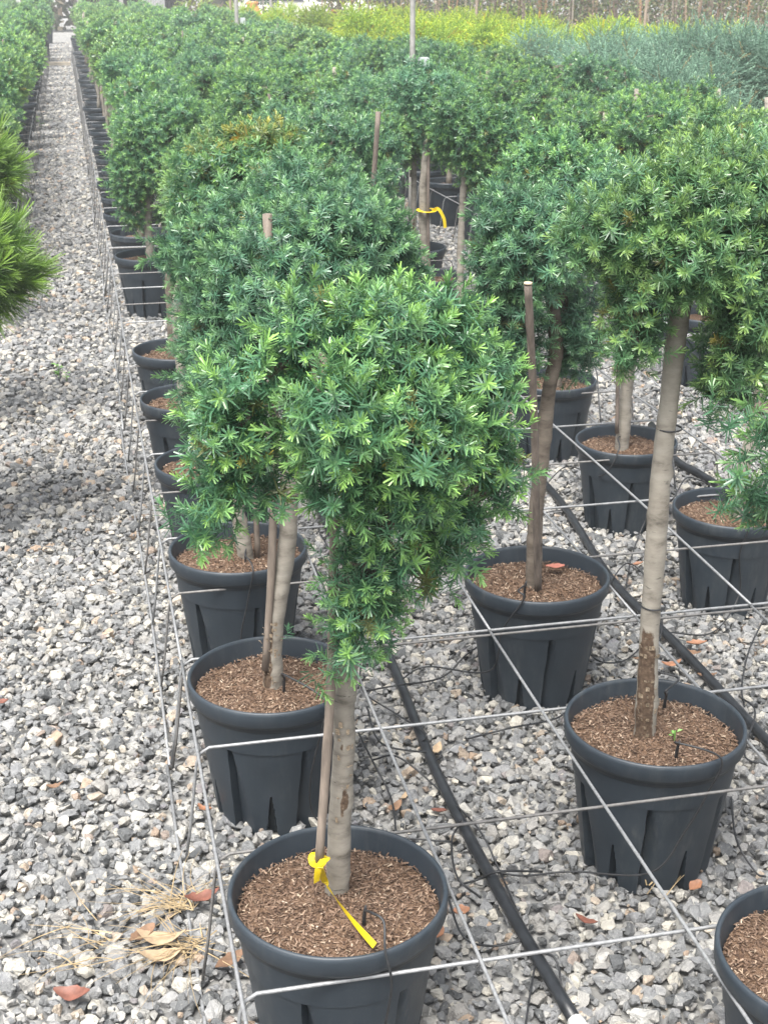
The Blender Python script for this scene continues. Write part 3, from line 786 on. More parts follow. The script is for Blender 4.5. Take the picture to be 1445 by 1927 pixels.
# yellow tape of the front tree: knot round the stake foot, tail lying over the soil
sp0 = at_y(601, 1615, y0 - .01); tp_ = thing('marker_tape', (sp0[0], sp0[1], sp0[2] - .05), 'yellow plastic tape knotted round the front tree\'s stake, tail across the soil', 'tape')
def loc0(p): return np.array(p) - np.array([sp0[0], sp0[1], sp0[2] - .05])
c0 = loc0(sp0)
obj('loop', ribbon('loop', [(c0[0] + .0105 * math.cos(a), c0[1] + .0105 * math.sin(a), c0[2] - .002 - .004 * math.sin(a * 2)) for a in np.linspace(0, 6.28, 12)], .012, (0, 0, 1), M['tape']), None, tp_)
obj('knot', ribbon('knot', [c0 + (.004, -.013, .004), c0 + (-.003, -.0155, -.004), c0 + (-.006, -.016, -.016), c0 + (-.007, -.015, -.030)], .011, (0, -1, .4), M['tape'], twist=.6), None, tp_)
tail = [sp0 + (-.002, -.018, -.004), at_z(613, 1662, .300), at_z(632, 1692, .290), at_z(668, 1738, .283), at_z(705, 1780, .281)]
obj('tail', ribbon('tail', [loc0(p) for p in tail], .0095, (0, 0, 1), M['tape'], n=40, twist=2.4), None, tp_)
# yellow tape on the far stem
xh, yh = th_[1:3]; p = at_y(797, 395, yh); tq = thing('marker_tape', (p[0], p[1], p[2]), 'yellow tape tied round the distant stem in the gap between crowns', 'tape')
obj('loop', ribbon('loop', [(.036 * math.cos(a) + .012, .036 * math.sin(a) - .01, .004 * math.sin(a)) for a in np.linspace(0, 6.28, 14)], .022, (0, 0, 1), M['tape']), None, tq)
obj('tail', ribbon('tail', [(.035, -.03, .0), (.055, -.045, .01), (.08, -.05, -.03), (.088, -.05, -.075)], .014, (0, -1, 0), M['tape']), None, tq)

# ------------------------------------------------------------------ generic trees
ORD = ['first', 'second', 'third', 'fourth', 'fifth', 'sixth', 'seventh', 'eighth', 'ninth', 'tenth']
def generic_label(x, y, b, r, k, sp):
    if sp == 'blue': return ('blue-green feathery juniper on the right behind the yews' if y < 9 else 'blue-green juniper far back on the right before the golden ones'), 'blue junipers on the right'
    if sp == 'gold': return 'golden yellow-green spreading juniper far back below the wooded edge', 'golden junipers at the back'
    if b == 1 and r == 0 and k < 8: return f'{ORD[k]} path-edge yew beyond the pale stemmed tree after the gap', YG
    if b == 1 and r == 1 and k < 6: return f'{ORD[k]} yew of the middle row behind the empty cells of the near bed', YG
    if b == 1 and r == 2 and k < 5: return f'{ORD[k]} yew behind the tape marked stem in the near bed\'s right row', YG
    if b == 2 and r == 0 and k < 6: return f'{ORD[k]} yew in the left row of the bed beyond the second path', YG
    if b == 2 and r == 1 and k < 5: return f'{ORD[k]} yew in the middle row of the bed beyond the second path', YG
    if b == 0 and r == 0 and k < 8: return f'{ORD[k]} yew beyond the pines along the left side of the path', YG
    if b == 0: return 'distant green yew standard in the bed left of the path', YG
    if y > 13: return 'distant small green yew crown in the far field right of the path', YG
    return 'green yew crown in the middle field between path and blue junipers', YG
cnt = {}
for (x, y, b, r, k, sp) in KEEP:
    lab, grp = generic_label(x, y, b, r, k, sp); cnt[sp] = cnt.get(sp, 0) + 1
    nm = {'yew': 'potted_yew_tree', 'blue': 'blue_juniper', 'gold': 'golden_juniper'}[sp]
    if sp == 'gold' and r == 1 and k % 2: continue
    t = thing(nm, (x, y, 0), lab, 'potted tree' if sp == 'yew' else 'juniper', grp)
    rz = random.uniform(0, 6.28)
    near_ = y < 10.5
    obj('pot', POT if y < 7 else POT_LOW, None, t, rot=(0, 0, rz))
    if y < 14: obj('soil', SOIL_LOW, None, t, rot=(0, 0, rz))
    s = random.uniform(.9, 1.14)
    if sp == 'yew':
        i = random.randrange(7)
        obj('trunk', random.choice(TR_GEN), None, t, rot=(0, 0, rz), scale=(1, 1, s * .97))
        dz = random.uniform(-.15, .0); dxc = random.uniform(-.02, .05) + (.16 if b == 1 and r == 0 and y > 7 else 0)
        if b == 0 and r == 0: dxc -= .42; dz += .33; s *= .86
        fxy = 1.0
        if b == 1 and r == 1 and k < 2: dz += .12; dxc -= .05; fxy = .84
        dz += .93 * (1 - s)
        if y < 12: cr = obj('crown', CR_MID[i], None, t, loc=(dxc, 0, dz), rot=(0, 0, rz), scale=(s * fxy, s * fxy, s))
        else: cr = obj('crown', random.choice(CR_LOW), None, t, loc=(dxc, 0, dz), rot=(0, 0, rz), scale=(s * 1.08, s * 1.08, s))
        tag(cr, kind='stuff')
        if y < 9: obj('branches', BR[i], None, cr)
        if random.random() < .16 and y < 18: obj('stake', random.choice(ST_GEN), None, t, rot=(random.uniform(-.03, .03), random.uniform(-.05, .05), rz))
    elif sp == 'blue':
        obj('trunk', random.choice(TR_GEN), None, t, rot=(0, 0, rz))
        tag(obj('crown', random.choice(CR_BLUE), None, t, loc=(0, 0, random.uniform(-.10, .10)), rot=(0, 0, rz), scale=random.uniform(.82, 1.22)), kind='stuff')
    else:
        obj('trunk', random.choice(TR_GEN), None, t, rot=(0, 0, rz), scale=(1, 1, .8))
        tag(obj('crown', random.choice(CR_GOLD), None, t, loc=(0, 0, random.uniform(-.06, .12)), rot=(0, 0, rz), scale=random.uniform(.8, 1.25)), kind='stuff')
print('trees', cnt)
# long bare cane leaning in the second row
p_lo, p_hi = at_y(697, 425, 4.55), at_y(712, 210, 4.55)
d_ = (p_lo - p_hi) / (p_hi[2] - p_lo[2]); foot = p_lo + d_ * (p_lo[2] - .02)
cn = obj('leaning_cane', stake_mesh([(0, 0, 0), tuple((p_hi - foot) * .5), tuple(p_hi - foot)], .0085, 20, 'stake_old'), None, loc=tuple(foot))
tag(cn, 'long bare grey cane leaning in front of the dark middle row crown', 'cane')

# pines on the left
def pine_at(px, py, Y, rx, rz_, label, seed):
    c = at_y(px, py, Y); bx = c[0] - .16
    t = thing('potted_pine', (bx, Y, 0), label, 'potted pine', 'round pines left of the path')
    obj('pot', POT, None, t); obj('soil', SOIL_LOW, None, t)
    lb = [(c[0] - bx, 0, c[2], rx, rx, rz_), (c[0] - bx + .05, -.05, c[2] + rz_ * .5, rx * .6, rx * .6, rz_ * .55), (c[0] - bx + .08, .02, c[2] - rz_ * .3, rx * .7, rx * .7, rz_ * .6)]
    obj('trunk', trunk_mesh([(0, 0, .25), (.01, 0, .5), (c[0] - bx, 0, c[2])], .02, .015, mat='bark_dark'), None, t)
    P, D, O = lobes_points(lb, .055, 5, seed, reach=.08, updir=.75)
    V, F, C = assemble(P, D, O, SPR_PINE, seed, *PAL['pine'], fresh=1.0)
    me = mesh_np('crown', V, F, C); me.materials.append(M['pine']); tag(obj('crown', me, None, t), kind='stuff')
pine_at(-125, 490, 4.0, .225, .135, 'large round bright green pine at the left edge, nearest of the pines', 201)
pine_at(-95, 315, 5.15, .19, .085, 'smaller round pine right behind the big pine at the left edge', 205)
pine_at(-125, 215, 6.6, .17, .09, 'third round pine peeking in at the left edge above the others', 209)

# ------------------------------------------------------------------ wire racks round the pots
WZ, LEG = .243, .05
PAN, PITCHP = 7 * .335, 7 * .335 + .022
XW = [-.018, CELL, 2 * CELL - .008, 3 * CELL, 1.245, 5 * CELL]
def cross_pts():
    return [(-LEG, 0, .004), (-LEG * .75, 0, .08), (-.020, 0, WZ - .03), (-.012, 0, WZ - .010), (.004, 0, WZ), (BED_W * .3, 0, WZ), (BED_W * .7, 0, WZ), (BED_W - .004, 0, WZ), (BED_W + .012, 0, WZ - .010),
            (BED_W + .020, 0, WZ - .03), (BED_W + LEG * .75, 0, .08), (BED_W + LEG, 0, .004)]
CROSS = tube('cross_wire', cross_pts(), .0028, 6); CROSS.materials.append(M['wire_old'])
CROSS2 = tube('cross_wire', cross_pts(), .0031, 6); CROSS2.materials.append(M['wire'])
LONG = tube('long_wire', [(0, y, .005 * math.sin(y * 2.3)) for y in np.linspace(-.012, PAN + .012, 12)], .0031, 6); LONG.materials.append(M['wire'])
FOOT = tube('foot_wire', [(.006 * math.sin(y * 2.1), y, .004 * math.sin(y * 3)) for y in np.linspace(-.01, PAN + .01, 10)], .0033, 6); FOOT.materials.append(M['wire'])
def rack(b, j, label):
    y = .205 + j * PITCHP
    t = thing('wire_rack', (BEDX[b] + random.uniform(-.006, .006), y, .012), label, 'wire rack', 'galvanised wire racks', rz=random.uniform(-.0025, .0025))
    for k in range(8): obj('cross_wire', CROSS if k % 2 else CROSS2, None, t, loc=(0, k * .335, 0))
    for xx in XW: obj('long_wire', LONG, None, t, loc=(xx, 0, WZ + .0058))
    for xx in (-LEG - .005, BED_W + LEG + .005): obj('foot_wire', FOOT, None, t, loc=(xx, 0, .004))
for j in range(0, 13):
    where = {0: 'nearest wire rack, round the front pots at the bottom of the picture', 1: 'second wire rack along the path, round the third to fifth path-edge pots', 2: 'third wire rack along the path, around the gap in the pot row'}
    rack(1, j, where.get(j, f'wire rack right of the path, {["fourth", "fifth", "sixth", "seventh", "eighth", "ninth", "tenth", "eleventh", "twelfth", "thirteenth"][max(0, j - 3)]} from the front'))
for j in range(3, 13): rack(0, j, f'wire rack along the left side of the path, {(["first", "second", "third", "fourth", "fifth", "sixth", "seventh", "eighth", "ninth", "tenth"])[j - 3]} from the left edge backwards')
for j in range(1, 5): rack(2, j, f'wire rack of the bed beyond the second path, {["nearest", "second", "third", "farthest"][j - 1]} one')

# ------------------------------------------------------------------ hoses and drip lines
hp = [at_z(1084, 1925, .03), at_z(940, 1680, .03), at_z(820, 1450, .028), at_z(728, 1225, .028), at_z(625, 1010, .028)]
hp += [np.array([.65 + .012 * math.sin(y * 1.7), y, .026]) for y in np.arange(4.5, 12, .7)]
hb = hp[0]; th1 = thing('irrigation_hose', (hb[0], hb[1], 0), 'black irrigation hose with white end cap running between first and second pot rows', 'hose')
obj('pipe', tube('pipe', spline([q - np.array([hb[0], hb[1], 0]) for q in hp], 90), .0112, 12), M['hose'], th1)
dv = (hp[0] - hp[1]); dv /= np.linalg.norm(dv)
obj('end_cap', tube('end_cap', [-dv * .004 + (0, 0, .03), dv * .022 + (0, 0, .03), dv * .03 + (0, 0, .03)], [.0145, .0145, .012], 12), M['cap'], th1)
hp2 = [np.array([1.37, 1.25, .028])] + [at_z(1445, 1397, .028), at_z(1280, 1220, .028), at_z(1150, 1090, .028), at_z(1043, 930, .028)] + [np.array([1.38 + .015 * math.sin(y * 1.9), y, .026]) for y in np.arange(4.6, 10, .7)]
o = obj('irrigation_hose', tube('irrigation_hose', spline(hp2, 80), .0115, 12), M['hose']); tag(o, 'black irrigation hose running between second and third pot rows', 'hose')
hp3 = [at_z(x, y, .03) for x, y in [(1440, 1010), (1370, 930), (1315, 892), (1270, 865), (1225, 800)]]
o = obj('irrigation_hose', tube('irrigation_hose', spline(hp3, 24), .0135, 12), M['hose']); tag(o, 'black hose beside the right side of the third row pots', 'hose')
rp = at_z(752, 447, .01); o = obj('riser_pipe', tube('riser_pipe', spline([(0, 0, 0), (.012, 0, .09), (.022, 0, .26), (.02, 0, .40)], 10), [.016] * 3 + [.012] * 7, 10), M['hose'], loc=tuple(rp))
tag(o, 'short black riser pipe standing on gravel in the second path', 'pipe')

def drip(label, stake_px, soil_z, pts, pk=(0, 0)):
    """stake in the soil, tube arching over the rim and away to the hose"""
    p = at_z(*stake_px, soil_z); t = thing('drip_line', (p[0], p[1], soil_z - .03), label, 'drip line', 'drip lines')
    b = np.array([p[0], p[1], soil_z - .03])
    obj('drip_stake', tube('drip_stake', [(0, 0, 0), (.002, 0, .045), (.003, -.002, .058), (.004, -.003, .066)], [.0032, .003, .0026, .0012], 6), M['tube'], t)
    Q = [p + (.003, -.002, .026)] + [np.asarray(q, float) for q in pts]
    obj('tube', tube('tube', spline([q - b for q in Q], 60), .0020, 6), M['tube'], t)
def rimp(key, px, py, z=.306): return at_z(px, py, z)
def side(key, a, z, k=.006):                              # point on a pot's outside at angle a (deg, from +X)
    x, y, s = NEAR[key]; r = (.118 + .034 * z / .262) * s + k if z < .25 else .165 * s + k
    return (x + r * math.cos(math.radians(a)), y + r * math.sin(math.radians(a)), z)
drip('drip line over the front rim of the nearest pot', (683, 1740), .27, [at_z(700, 1718, .335), at_z(722, 1735, .335), side('P0', -78, .308), side('P0', -76, .25, .014), side('P0', -75, .12, .012), side('P0', -70, .03, .02), (.50, 1.50, .02), at_z(1010, 1800, .03)])
drip('drip line over the front of the second path-edge pot', (533, 1300), .27, [at_z(536, 1270, .33), side('P1', -62, .308), side('P1', -64, .24, .012), side('P1', -70, .12, .01), side('P1', -62, .03, .02), (.46, 2.22, .02), (.60, 2.15, .03)])
drip('drip line over the front of the third path-edge pot', (461, 1058), .27, [at_z(462, 1045, .32), side('P2', -85, .308), side('P2', -90, .22, .012), side('P2', -95, .1, .01), side('P2', -60, .02, .03), (.5, 2.9, .02), (.64, 3.0, .03)])
drip('drip line sagging from the big right pot across its front to the hose', (1270, 1425), .27, [at_z(1275, 1398, .325), side('B', -72, .308), side('B', -76, .24, .012), side('B', -88, .16, .012), side('B', -110, .07, .02), at_z(1075, 1640, .03), at_z(985, 1648, .028), at_z(930, 1640, .035)])
drip('drip line from the cane pot over its left rim to the hose', (985, 1120), .27, [at_z(975, 1112, .32), side('A', -118, .308), side('A', -135, .22, .015), side('A', -150, .1, .02), at_z(800, 1255, .03), at_z(742, 1290, .035)])
drip('drip line from the wide third-row pot down its front', (1375, 975), .25, [at_z(1385, 965, .30), side('E', -100, .29), side('E', -105, .2, .012), side('E', -100, .08, .012), at_z(1340, 1190, .02), at_z(1255, 1190, .035)])
drip('drip line arching between the third-row pots', (1330, 930), .25, [at_z(1320, 905, .30), at_z(1290, 900, .31), side('E', 165, .29), at_z(1225, 960, .15), at_z(1190, 1040, .05), at_z(1175, 1120, .035)])
drip('drip line from the pot with slim stake to the hose', (1168, 835), .25, [at_z(1162, 825, .30), side('D', -120, .29), side('D', -140, .2, .012), at_z(1060, 880, .1), at_z(1000, 960, .03), at_z(1058, 960, .035)])
drip('drip line at the back of the big right pot', (1248, 1330), .27, [at_z(1252, 1300, .33), at_z(1275, 1275, .32), side('B', 75, .308), at_z(1350, 1330, .15), at_z(1345, 1320, .03), at_z(1390, 1325, .035)])
# loose loops of thin tube lying round the hose
LOOPS = [[(690, 1300), (745, 1290), (830, 1275), (880, 1230), (935, 1195)], [(678, 1250), (683, 1300), (740, 1340), (800, 1380), (790, 1400)], [(670, 1370), (700, 1430), (735, 1500), (745, 1570), (742, 1620)],
         [(700, 1430), (750, 1425), (830, 1490), (900, 1560), (940, 1640), (975, 1720)], [(690, 1330), (720, 1400), (830, 1420), (790, 1440)], [(840, 1680), (870, 1760), (920, 1780), (985, 1770)],
         [(848, 1560), (870, 1545), (850, 1580), (860, 1650), (905, 1690)], [(1020, 1640), (940, 1640), (900, 1655), (865, 1665)], [(600, 1000), (640, 1060), (700, 1090), (650, 1040)], [(590, 1060), (612, 1110), (640, 1180), (600, 1210)],
         [(1130, 1125), (1180, 1060), (1230, 1110), (1245, 1180), (1220, 1250)], [(1390, 1310), (1420, 1340), (1400, 1420), (1445, 1440)], [(1375, 1500), (1385, 1580), (1420, 1640), (1440, 1650)], [(1100, 1220), (1130, 1245), (1180, 1240), (1230, 1190)],
         [(1445, 1150), (1410, 1220), (1395, 1290), (1400, 1330)], [(880, 1390), (960, 1370), (1050, 1350), (1085, 1310)], [(980, 1790), (1040, 1800), (1055, 1850), (1050, 1870)]]
LW = ['curving from the hose towards the cane pot', 'bending beside the front stem', 'running down behind the front pot', 'snaking along the hose past dead leaves', 'looping tightly by the front stem', 'lying right of the front pot', 'coiled behind the front pot\'s right rim',
      'crossing under the hose left of the big pot', 'looped behind the front crown', 'beside the third path-edge pot', 'arching over the hose beside the big right stem', 'right of the big pot by the hose', 'hanging right of the big pot at the picture edge', 'lying behind the big right pot', 'falling at the right picture edge',
      'lying between the cane pot and the big pot', 'at the hose\'s white end']
for pts, wds in zip(LOOPS, LW):
    Q = [at_z(x, y, .026 + (.03 if 0 < i < len(pts) - 1 and i % 2 else .0)) for i, (x, y) in enumerate(pts)]
    o = obj('drip_tube', tube('drip_tube', spline(Q, 50), .0021, 6), M['tube']); tag(o, 'thin black drip tube ' + wds, 'tube', 'loose drip tubes')

# ------------------------------------------------------------------ dead leaves, dry grass, seedlings
def leaf_mesh(L, Wd, bend, curl, seed):
    r = np.random.default_rng(seed); n, m_ = 9, 5; V = []; F = []
    for i in range(n):
        t = i / (n - 1); wv = Wd * math.sin(math.pi * (t * .94 + .03)) ** .75 * (1 + .12 * r.normal())
        for j in range(m_):
            u = (j / (m_ - 1) - .5) * 2
            V.append(((t - .5) * L, u * wv / 2, bend * (t - .5) ** 2 * 4 * L * .25 + curl * abs(u) ** 1.5 * wv * .5 + r.normal(0, .0006)))
    for i in range(n - 1):
        for j in range(m_ - 1): F.append([i * m_ + j, (i + 1) * m_ + j, (i + 1) * m_ + j + 1, i * m_ + j + 1])
    V = np.array(V); n0 = len(V); V2 = V - (0, 0, .0007); F2 = [[q + n0 for q in f[::-1]] for f in F]
    return mesh_np('fallen_leaf', np.vstack([V, V2]), F + F2, smooth=True)
LEAVES = [(382, 1690, .062, .028, 15, 'red', 'dark red dead leaf beside the dry grass at the front pot'), (140, 1872, .066, .026, -15, 'red', 'reddish dead leaf on the gravel at the bottom left'),
          (305, 1768, .085, .040, -5, 'tan', 'large tan dead leaf under the dry grass'), (300, 1800, .07, .032, 20, 'tan', 'tan dead leaf at the front edge of the dry grass'), (268, 1760, .06, .026, 55, 'brown', 'crumpled brown dead leaf left of the tan leaf in the grass'),
          (432, 1808, .065, .024, 50, 'brown', 'curled brown dead leaf beside the front pot\'s wire leg'), (868, 1714, .030, .024, 10, 'orange', 'round orange dead leaf right of the front pot'), (826, 1758, .032, .02, 60, 'orange', 'orange dead leaf tucked behind the front pot\'s right side'),
          (1102, 1733, .040, .02, -25, 'red', 'red-orange dead leaf alone on the gravel below the big pot'), (1308, 1668, .032, .02, 40, 'orange', 'small orange leaf at the foot of the big right pot'), (742, 1520, .050, .018, 60, 'brown', 'brown pink dead leaf behind the front pot'),
          (760, 1500, .045, .014, 65, 'tan', 'narrow tan dead leaf behind the front pot next to wire'), (826, 1525, .034, .02, -20, 'red', 'small dark red leaf against the hose'), (1310, 1212, .050, .026, -5, 'orange', 'orange dead leaf behind the big right stem, uppermost'),
          (1300, 1228, .046, .02, -25, 'brown', 'brown dead leaf under the orange one behind the big stem'), (1262, 1250, .05, .022, 10, 'orange', 'orange dead leaf right next to the big pale stem'), (1330, 1272, .045, .016, -10, 'brown', 'brown leaf lying by the hose right of the big stem'),
          (1195, 1063, .045, .018, 12, 'orange', 'orange leaf between third-row pot and hose'), (386, 1524, .040, .018, -40, 'orange', 'small orange brown leaf near the second rack leg'), (822, 1410, .055, .018, 75, 'tan', 'narrow tan leaf standing beside the hose'),
          (5, 1322, .03, .02, 0, 'red', 'small red leaf at the left picture edge'), (1200, 1240, .03, .014, 10, 'brown', 'small brown leaf left of the big stem'), (560, 1420, .03, .018, 30, 'brown', 'brown leaf shadowed beside second pot'), (105, 1480, .035, .016, 10, 'brown', 'brown leaf on path gravel left of the rack')]
for i, (px, py, L, Wd, a, c, lab) in enumerate(LEAVES):
    p = at_z(px, py, .028); me = leaf_mesh(L, Wd, random.uniform(.2, .9), random.uniform(.1, .5), 900 + i); me.materials.append(M['deadleaf_' + c])
    o = obj('fallen_leaf', me, loc=tuple(p), rot=(random.uniform(-.2, .2), random.uniform(-.2, .2), math.radians(a) - YAW)); tag(o, lab, 'leaf', 'fallen dead leaves')
p = at_z(1044, 1066, .278); me = leaf_mesh(.045, .020, .3, .2, 950); me.materials.append(M['pinkleaf'])
tag(obj('fallen_leaf', me, loc=tuple(p), rot=(.1, 0, -.15)), 'pinkish red dead leaf on the soil of the cane pot', 'leaf', 'fallen dead leaves')

def grass_tuft(px, py, n, spread, lo, hi, seed, label, heading, hw):
    r = np.random.default_rng(seed); base = at_z(px, py, .012); V = []; F = []
    for k in range(n):
        a = heading + r.normal(0, hw); L = r.uniform(lo, hi); el = abs(r.normal(.22, .3)); st_ = r.normal(0, spread, 2)
        d = np.array([math.cos(a), math.sin(a), 0]); sd = np.array([-d[1], d[0], 0]); w_ = r.uniform(.0007, .0017); bend = r.normal(0, .45)
        for i in range(7):
            t = i / 6; q = np.array([st_[0], st_[1], .004]) + d * L * t * math.cos(el) + sd * bend * L * t * t + np.array([0, 0, L * math.sin(el) * (t - t * t * .8) + .008])
            ww = w_ * (1 - .8 * t); V += [q - sd * ww, q + sd * ww, q + (0, 0, ww * .8)]
        o_ = len(V) - 21
        for i in range(6):
            for j in range(3):
                q2 = (j + 1) % 3; F.append([o_ + 3 * i + j, o_ + 3 * i + q2, o_ + 3 * i + 3 + q2, o_ + 3 * i + 3 + j])
    me = mesh_np('dry_grass_tuft', V, F); me.materials.append(M['straw']); o = obj('dry_grass_tuft', me, loc=tuple(base)); tag(o, label, 'dry grass', 'dry grass tufts')
grass_tuft(350, 1715, 42, .014, .04, .19, 71, 'upper tuft of straw coloured dry grass by the rack\'s foot wire', 2.4, 1.1)
grass_tuft(365, 1785, 40, .016, .04, .24, 72, 'lower tuft of straw coloured dry grass trailing left over dead leaves', 2.9, 1.0)
grass_tuft(200, 1790, 16, .03, .08, .16, 73, 'loose dry stalks lying left of the grass tufts', 2.9, .6)
grass_tuft(1245, 1690, 5, .02, .08, .16, 74, 'a few dry stalks lying below the big right pot', .3, 1.2)
def seedling(p, h, n, label, seed):
    r = np.random.default_rng(seed); V = []; F = []
    for k in range(n):
        a = r.uniform(0, 6.28); d = np.array([math.cos(a), math.sin(a), 0]); sd = np.array([-d[1], d[0], 0]); z0 = r.uniform(.3, 1) * h; L = r.uniform(.35, .6) * h; w_ = L * .32
        b_ = len(V); c = np.array([0, 0, z0]) + d * .003
        V += [c, c + d * L * .5 + sd * w_ + (0, 0, L * .3), c + d * L + (0, 0, L * .25), c + d * L * .5 - sd * w_ + (0, 0, L * .3)]; F.append([b_, b_ + 1, b_ + 2, b_ + 3])
    v, f = tube_geo([(0, 0, 0), (0, 0, h)], .0015, 5); b_ = len(V); V = V + list(v); F += [[q + b_ for q in ff] for ff in f]
    me = mesh_np('weed_seedling', np.array(V), F); me.materials.append(M['weed']); o = obj('weed_seedling', me, loc=tuple(p)); tag(o, label, 'weed', 'weed seedlings')
seedling(at_z(112, 712, .015), .055, 12, 'small green weed alone on the gravel path', 5); seedling(at_z(126, 716, .015), .03, 7, 'tiny yellow-green weed next to the path weed', 6)
seedling(at_z(1268, 1395, .268), .022, 5, 'tiny green seedling on the soil of the big right pot', 7)
seedling(at_z(72, 235, .015), .08, 14, 'weeds at the left edge of the far path', 8); seedling(at_z(78, 245, .015), .07, 12, 'second weed clump by the far left rack', 9)

# ------------------------------------------------------------------ things at the back
def prism(name, x0, x1, y0, y1, z0, z1, bev=.01):
    bm = bmesh.new(); bmesh.ops.create_cube(bm, size=1)
    bmesh.ops.scale(bm, vec=(x1 - x0, y1 - y0, z1 - z0), verts=bm.verts); bmesh.ops.translate(bm, vec=((x0 + x1) / 2, (y0 + y1) / 2, (z0 + z1) / 2), verts=bm.verts)
    if bev: bmesh.ops.bevel(bm, geom=list(bm.edges), offset=bev, segments=2, affect='EDGES')
    me = bpy.data.meshes.new(name); bm.to_mesh(me); bm.free(); return me
def pole(px, Y, label, h=3.2, r=.022, box=True, mat='metalgrey'):
    x = at_y(px, 60, Y)[0]; t = thing('sprinkler_pole', (x, Y, 0), label, 'pole', 'sprinkler poles in the beds')
    obj('post', tube('post', spline([(0, 0, 0), (.004, 0, 1.2), (0, 0, h)], 10), r, 10), M[mat], t)
    obj('sprinkler_head', tube('sprinkler_head', [(0, 0, h), (0, 0, h + .05), (.0, 0, h + .09), (0, 0, h + .12)], [r * 1.2, r * .8, r * 1.6, r * .6], 10), M['boxgrey'], t)
    if box:
        bx = obj('box', prism('box', .045, .105, -.03, .03, 1.02, 1.10, .004), M['boxgrey'], t)
        obj('bracket', tube('bracket', [(0, 0, 1.0), (.05, 0, 1.0), (.07, 0, 1.03)], .006, 6), M['boxgrey'], bx)
pole(775, 8.7, 'tall grey pole with small box rising from the middle of the field', r=.0165)
pole(446, 17.5, 'slim grey pole with small box further back left of the white car', r=.024)
pole(511, 27, 'thin pole between the orange pot and the white car', r=.03, box=False)
# timber across the far end of the path, lone dark pot behind it
p = at_z(90, 122, .03); q = at_z(134, 124, .03)
o = obj('timber_beam', prism('timber_beam', 0, q[0] - p[0], -.05, .05, -.03, .05, .01), M['timber'], loc=tuple(p)); tag(o, 'pale timber beam lying across the far end of the path', 'beam')
for i, (px, py, lab) in enumerate([(93, 117, 'yew in a dark pot standing behind the timber beam at path end'), (91, 96, 'yew behind the path end, second on its left side'), (100, 84, 'yew behind the path end, third on its left side')]):
    p = at_z(px, py, 0); t = thing('potted_yew_tree', (p[0] - .12, p[1], 0), lab, 'potted tree', YG)
    obj('pot', POT_LOW, None, t, scale=(1, 1, 1.3)); obj('trunk', TR_GEN[i], None, t); tag(obj('crown', CR_LOW[i], None, t, scale=1.15, loc=(-.1, 0, -.1)), kind='stuff')

# wooded edge: slim brown-stemmed saplings
def bush_leaves(seed, n, R, z0, z1, cols, L=.06):
    r = np.random.default_rng(seed); V = []; C = []
    for k in range(n):
        a = r.uniform(0, 6.28); q = R * math.sqrt(r.uniform(.02, 1)); z_ = r.uniform(z0, z1); c = np.array([q * math.cos(a), q * math.sin(a), z_])
        d = r.normal(size=3); d /= np.linalg.norm(d); s = np.cross(d, r.normal(size=3)); s /= np.linalg.norm(s) + 1e-9; l = L * r.uniform(.6, 1.3)
        V += [c, c + d * l * .5 + s * l * .3, c + d * l, c + d * l * .5 - s * l * .3]; cc = np.array(cols[r.integers(0, len(cols))]) * r.uniform(.8, 1.2); C += [cc] * 4
    return mesh_np('crown', np.array(V), np.arange(4 * n).reshape(-1, 4), np.array(C))
SAP_T, SAP_C = [], []
for i in range(6):
    r = np.random.default_rng(1000 + i); V = []; F = []; off = 0
    for k in range(r.integers(2, 5)):
        a = r.uniform(0, 6.28); v, f = tube_geo(spline([(r.normal(0, .03), r.normal(0, .03), 0), (.1 * math.cos(a), .1 * math.sin(a), .9), (.22 * math.cos(a), .22 * math.sin(a), 2.3)], 6), np.linspace(.022, .008, 6), 6)
        V.append(v); F += [[x_ + off for x_ in q] for q in f]; off += len(v)
    me = mesh_np('trunk', np.vstack(V), F); me.materials.append(simple(f'sapling_bark_{"abcdef"[i]}', [(.30, .20, .14), (.24, .19, .15), (.42, .24, .14), (.34, .29, .24), (.20, .16, .13), (.38, .27, .20)][i], .9)); SAP_T.append(me)
    me = bush_leaves(1100 + i, 700, .32, .25, 2.2, [(.10, .13, .05), (.16, .15, .07), (.07, .10, .04), (.22, .16, .09), (.13, .19, .06)]); me.materials.append(M['leafy']); SAP_C.append(me)
k = 0
for row_, (da, nn) in enumerate([(0, 30), (1.6, 30)]):
    for i in range(nn):
        px = 610 + 900 * (i + random.uniform(-.35, .35)) / nn; Yb = 26.5 - 5.5 * (px - 610) / 835 + da
        x = at_y(px, 20, Yb)[0]; t = thing('bare_sapling', (x, Yb + random.uniform(-.3, .3), 0), 'slim brown stemmed sapling in the wooded strip along the top right', 'sapling', 'saplings along the back edge', rz=random.uniform(0, 6.28))
        obj('trunk', SAP_T[k % 6], None, t, scale=random.uniform(.85, 1.15)); tag(obj('crown', SAP_C[(k * 5 + 1) % 6], None, t, scale=random.uniform(.8, 1.1)), kind='stuff'); k += 1
for px, Yb, lab in [(895, 22.5, 'pale wooden post standing before the saplings in the middle of the top edge'), (1213, 19.5, 'pale wooden post before the saplings at the top right'), (433, 25, 'thin pale stick left of the orange pot at the top edge')]:
    x = at_y(px, 20, Yb)[0]; o = obj('wooden_post', tube('wooden_post', spline([(0, 0, 0), (.01, 0, 1), (.03, 0, 2.2)], 8), .022, 8, .05), M['post'], loc=(x, Yb, 0)); tag(o, lab, 'post', 'posts at the back')
